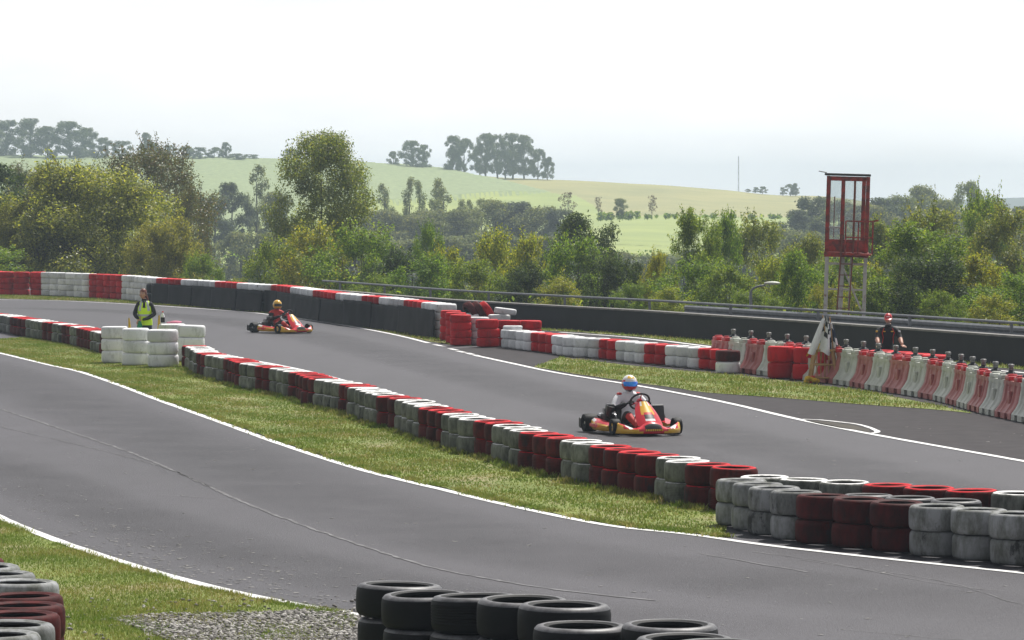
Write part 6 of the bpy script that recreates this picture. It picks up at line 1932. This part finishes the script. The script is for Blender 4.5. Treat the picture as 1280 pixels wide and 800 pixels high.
# hazy woodland in the valley
GV = 'hazy valley woodland'
random.seed(5)
val = [(268, 245, 430, 'far_dark', 50), (290, 228, 440, 'far_dark', 44), (322, 206, 455, 'far_poplar', 26), (345, 240, 440, 'far_oak', 50), (242, 300, 400, 'far_oak', 60), (300, 290, 380, 'far_oak', 60), (480, 230, 470, 'far_poplar', 24), (512, 222, 480, 'far_poplar', 20), (524, 226, 482, 'far_poplar', 20), (545, 224, 480, 'far_poplar', 24), (553, 236, 470, 'far_poplar', 30), (575, 250, 475, 'far_poplar', 18), (588, 250, 478, 'far_poplar', 16), (602, 248, 480, 'far_poplar', 18),
       (470, 262, 450, 'far_oak', 60), (505, 268, 450, 'far_oak', 60), (540, 262, 455, 'far_oak', 66), (580, 262, 450, 'far_oak', 60), (620, 250, 460, 'far_oak', 66), (650, 252, 460, 'far_dark', 60), (680, 258, 455, 'far_oak', 60), (700, 262, 450, 'far_dark', 50),
       (440, 285, 400, 'far_oak', 70), (500, 300, 390, 'far_oak', 76), (560, 295, 395, 'far_oak', 76), (620, 290, 395, 'far_oak', 70), (670, 295, 400, 'far_oak', 70), (710, 290, 405, 'far_dark', 60), (350, 290, 380, 'far_oak', 60), (770, 315, 390, 'far_oak', 60), (820, 318, 380, 'far_oak', 60), (870, 312, 390, 'far_dark', 70), (400, 300, 380, 'far_oak', 60), (200, 290, 390, 'far_oak', 60), (140, 280, 390, 'far_oak', 60),
       (930, 300, 390, 'far_oak', 70), (975, 285, 400, 'far_oak', 60), (998, 262, 470, 'far_dark', 50), (1020, 246, 480, 'far_dark', 60), (1050, 250, 470, 'far_oak', 60), (1080, 256, 440, 'far_oak', 66), (1110, 247, 470, 'far_dark', 66), (1150, 232, 520, 'far_oak', 56), (1128, 244, 500, 'far_oak', 40), (1185, 250, 450, 'far_oak', 50), (1211, 227, 540, 'far_oak', 46), (1240, 252, 470, 'far_oak', 60), (1275, 258, 450, 'far_dark', 66), (1010, 290, 390, 'far_oak', 70), (1060, 290, 380, 'far_oak', 70), (1120, 285, 380, 'far_oak', 70), (1190, 285, 380, 'far_oak', 70), (1250, 285, 380, 'far_oak', 70), (1310, 262, 400, 'far_oak', 70)]
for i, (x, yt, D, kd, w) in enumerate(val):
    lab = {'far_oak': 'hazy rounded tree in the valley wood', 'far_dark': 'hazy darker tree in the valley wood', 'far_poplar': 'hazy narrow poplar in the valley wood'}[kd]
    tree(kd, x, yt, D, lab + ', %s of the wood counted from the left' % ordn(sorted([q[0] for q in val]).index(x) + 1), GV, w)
# trees along the hedge line and the fields
for x, yt, D, kd, w, yb, lab in [(710, 240, 560, 'far_bare', 26, 276, 'bare pinkish tree at the left end of the field hedge'), (748, 246, 560, 'far_bare', 14, 271, 'thin pale young tree left of the dark field tree'), (774.5, 248, 560, 'far_oak', 22, 271, 'small dark round tree standing in the field hedge'), (815, 244, 560, 'far_bare', 17, 270, 'bare reddish tree standing in the field hedge')]:
    tree(kd, x, yt, D, lab, 'small trees along the field hedge', w, ybase=yb)
hg = MB(); 
V = []; g = np.random.default_rng(4); n = 5000
xx = g.uniform(745, 1010, n); kk = (np.sin(xx * 0.53) + np.sin(xx * 0.241 + 1) + g.normal(0, .5, len(xx))) > (0.7 - 1.2 * (xx < 800)); xx = xx[kk]; n = len(xx)
D = 560 + g.normal(0, 0.6, n); yy = 273.2 - 2.6 * np.clip((xx - 760) / 60, 0, 1) + 0.5 * np.clip((xx - 850) / 200, 0, 1)
hh_ = np.where(xx < 800, 0.9, 0.35)
P = np.stack([(xx - 640) / F * D, D, H - (yy + 1.0 - YH) / F * D + g.random(n) * hh_], 1)
u = g.normal(size=(n, 3)) * 0.16; v = g.normal(size=(n, 3)) * 0.16
me = np_mesh('hedge', np.stack([P - u, P + v, P + u, P - v], 1).reshape(-1, 3), np.arange(4 * n).reshape(-1, 4), [L_MID])
o = link('hedge', me); tag(o, 'thin dark hedge line crossing the far field', 'hedge')
# ridge trees
GR = 'tree group on the ridge'
rd = [(492, 189, 16, 'leftmost small tree of the ridge group'), (516, 176, 32, 'second tree from the left in the ridge group'), (531, 181, 18, 'small tree beside the second ridge tree'), (566, 170, 30, 'large ridge tree with a gap on its left'), (580, 173, 26, 'ridge tree right beside the first large one'), (607, 167, 30, 'tall ridge tree in the middle of the group'), (622, 168, 30, 'second tall ridge tree in the middle'), (641, 167, 34, 'third tall ridge tree in the middle'), (655, 169, 28, 'tall ridge tree right of the middle'), (672, 186, 22, 'lower ridge tree near the right end of the group'), (684, 196, 18, 'last low tree at the right end of the group'), (600, 185, 20, 'low tree under the tall middle ridge trees'), (632, 188, 24, 'low tree filling the middle of the ridge group')]
random.seed(9)
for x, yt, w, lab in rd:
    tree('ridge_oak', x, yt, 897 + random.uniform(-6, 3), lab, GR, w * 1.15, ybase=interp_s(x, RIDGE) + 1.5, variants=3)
rl_ = [(8, 150, 44), (38, 148, 40), (60, 158, 30), (88, 152, 46), (108, 160, 30), (128, 172, 26), (152, 176, 26), (183, 166, 16), (190, 178, 30), (210, 182, 22), (232, 183, 24), (250, 184, 22), (268, 184, 22), (283, 178, 14), (296, 192, 24), (312, 193, 24), (362, 186, 20), (372, 188, 16), (-20, 150, 44), (-50, 155, 44)]
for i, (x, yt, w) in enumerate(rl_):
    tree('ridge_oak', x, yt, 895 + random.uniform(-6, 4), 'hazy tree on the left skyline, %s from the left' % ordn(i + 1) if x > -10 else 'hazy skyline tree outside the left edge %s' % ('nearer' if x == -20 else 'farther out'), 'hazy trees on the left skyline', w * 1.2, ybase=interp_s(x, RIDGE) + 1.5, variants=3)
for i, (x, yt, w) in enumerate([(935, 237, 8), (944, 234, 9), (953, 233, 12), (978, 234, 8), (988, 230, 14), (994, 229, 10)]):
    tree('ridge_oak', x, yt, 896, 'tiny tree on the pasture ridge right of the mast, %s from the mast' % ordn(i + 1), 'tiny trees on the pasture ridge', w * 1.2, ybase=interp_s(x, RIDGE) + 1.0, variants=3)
# scrub carpeting the slope under the trees, one mass nobody could count
g = np.random.default_rng(8); n = 90000
D = 100 + 320 * g.random(n) ** 1.3; xx = g.uniform(-120, 1400, n)
keep = np.array([D[i] > interp(xx[i], EDGE) + 3 for i in range(n)]); D = D[keep]; xx = xx[keep]; n = len(D)
X = (xx - 640) / F * D
Z = np.array([terrain_z(a, b) for a, b in zip(X, D)]) + g.random(n) * (0.5 + D * 0.004)
P = np.stack([X, D, Z], 1); s = (0.015 + D * 0.0004)[:, None]
u = g.normal(size=(n, 3)) * s; v = g.normal(size=(n, 3)) * s
me = np_mesh('undergrowth', np.stack([P - u * .6, P + v * .4, P + u * .6, P - v * .4], 1).reshape(-1, 3), np.arange(4 * n).reshape(-1, 4), [L_MID])
o = link('undergrowth', me); o['kind'] = 'stuff'

# ------------------------------------------------------------------ air
hz = MB(); x0, x1, y0, y1, z0, z1 = -1700, 2300, -20, 3010, -19, 32
hz.box(((x0 + x1) / 2, (y0 + y1) / 2, (z0 + z1) / 2), (x1 - x0, y1 - y0, z1 - z0))
m, nt, out = new_mat('haze')
pv = nt.nodes.new('ShaderNodeVolumePrincipled')
pv.inputs['Color'].default_value = (0.72, 0.86, 1.0, 1); pv.inputs['Density'].default_value = HAZE_D
pv.inputs['Anisotropy'].default_value = 0.0
nt.links.new(pv.outputs[0], out.inputs['Volume'])
o = hz.build('haze', [m], smooth=False); o['kind'] = 'stuff'

# ------------------------------------------------------------------ light
SUN_AZ, SUN_EL = R(28), R(57)       # azimuth from straight ahead towards the right
sl_ = bpy.data.lights.new('sun', 'SUN'); sl_.energy = SUN_E; sl_.angle = R(SUN_A); sl_.color = (1.0, 0.96, 0.90)
so = bpy.data.objects.new('sun', sl_); COL.objects.link(so)
sd = Vector((math.sin(SUN_AZ) * math.cos(SUN_EL), math.cos(SUN_AZ) * math.cos(SUN_EL), math.sin(SUN_EL)))
so.rotation_euler = (-sd).to_track_quat('-Z', 'Y').to_euler()
w = bpy.data.worlds.new('World'); scene.world = w; w.use_nodes = True
nt = w.node_tree; nt.nodes.clear()
out = nt.nodes.new('ShaderNodeOutputWorld'); bg = nt.nodes.new('ShaderNodeBackground'); bg.inputs[1].default_value = 0.10
sky = nt.nodes.new('ShaderNodeTexSky'); sky.sky_type = 'NISHITA'; sky.sun_disc = False
sky.sun_elevation = SUN_EL; sky.sun_rotation = SUN_AZ; sky.air_density = 1.0; sky.dust_density = 2.0
tc = nt.nodes.new('ShaderNodeTexCoord'); mp = nt.nodes.new('ShaderNodeMapping'); mp.inputs['Scale'].default_value = (1.0, 1.0, 4.0)
nt.links.new(tc.outputs['Generated'], mp.inputs[0])
ns = nt.nodes.new('ShaderNodeTexNoise'); ns.inputs['Scale'].default_value = 4.5; ns.inputs['Detail'].default_value = 7; ns.inputs['Roughness'].default_value = 0.55
nt.links.new(mp.outputs[0], ns.inputs[0])
rp = nt.nodes.new('ShaderNodeValToRGB'); rp.color_ramp.elements[0].position = 0.30; rp.color_ramp.elements[0].color = (.84, .84, .84, 1); rp.color_ramp.elements[1].position = 0.62; rp.color_ramp.elements[1].color = (.97, .97, .97, 1)
nt.links.new(ns.outputs[0], rp.inputs[0])
mx = nt.nodes.new('ShaderNodeMix'); mx.data_type = 'RGBA'
nt.links.new(rp.outputs[0], mx.inputs[0]); nt.links.new(sky.outputs[0], mx.inputs[6]); 
# thin cloud glows towards the sun and is duller away from it
dp = nt.nodes.new('ShaderNodeVectorMath'); dp.operation = 'DOT_PRODUCT'; dp.inputs[1].default_value = tuple(sd)
nt.links.new(tc.outputs['Generated'], dp.inputs[0])
gr = nt.nodes.new('ShaderNodeMapRange'); gr.inputs[1].default_value = -0.5; gr.inputs[2].default_value = 1.0; gr.inputs[3].default_value = CLOUD * 0.38; gr.inputs[4].default_value = CLOUD * 1.45
nt.links.new(dp.outputs['Value'], gr.inputs[0])
sx_ = nt.nodes.new('ShaderNodeSeparateXYZ'); nt.links.new(tc.outputs['Generated'], sx_.inputs[0])
hz_ = nt.nodes.new('ShaderNodeMapRange'); hz_.inputs[1].default_value = 0.0; hz_.inputs[2].default_value = 0.9; hz_.inputs[3].default_value = 1.2; hz_.inputs[4].default_value = 0.35
h2_ = nt.nodes.new('ShaderNodeMapRange'); h2_.inputs[1].default_value = 0.0; h2_.inputs[2].default_value = 0.10; h2_.inputs[3].default_value = 1.58; h2_.inputs[4].default_value = 1.0; nt.links.new(sx_.outputs[2], h2_.inputs[0])
nt.links.new(sx_.outputs[2], hz_.inputs[0])
mm = nt.nodes.new('ShaderNodeMath'); mm.operation = 'MULTIPLY'; nt.links.new(gr.outputs[0], mm.inputs[0]); nt.links.new(hz_.outputs[0], mm.inputs[1])
n2 = nt.nodes.new('ShaderNodeMapRange'); n2.inputs[1].default_value = 0.3; n2.inputs[2].default_value = 0.7; n2.inputs[3].default_value = 0.84; n2.inputs[4].default_value = 1.06; nt.links.new(ns.outputs[0], n2.inputs[0])
m3 = nt.nodes.new('ShaderNodeMath'); m3.operation = 'MULTIPLY'; nt.links.new(mm.outputs[0], m3.inputs[0]); nt.links.new(n2.outputs[0], m3.inputs[1])
m4 = nt.nodes.new('ShaderNodeMath'); m4.operation = 'MULTIPLY'; nt.links.new(m3.outputs[0], m4.inputs[0]); nt.links.new(h2_.outputs[0], m4.inputs[1]); m3 = m4
cs = nt.nodes.new('ShaderNodeVectorMath'); cs.operation = 'SCALE'; cs.inputs[0].default_value = (1, 1.005, 1.025); nt.links.new(m3.outputs[0], cs.inputs['Scale'])
nt.links.new(cs.outputs[0], mx.inputs[7])
nt.links.new(mx.outputs[2], bg.inputs[0]); nt.links.new(bg.outputs[0], out.inputs[0])

scene.view_settings.view_transform = 'Standard'; scene.view_settings.look = 'None'; scene.view_settings.gamma = 1
scene.view_settings.exposure = EXPO
scene.render.engine = 'CYCLES'
c = scene.cycles
c.max_bounces = 6; c.diffuse_bounces = 3; c.glossy_bounces = 2; c.transmission_bounces = 4; c.transparent_max_bounces = 8; c.volume_bounces = 1
c.use_denoising = True; c.use_adaptive_sampling = True; c.adaptive_threshold = 0.02
c.sample_clamp_indirect = 6
try: c.volume_step_rate = 4
except Exception: pass
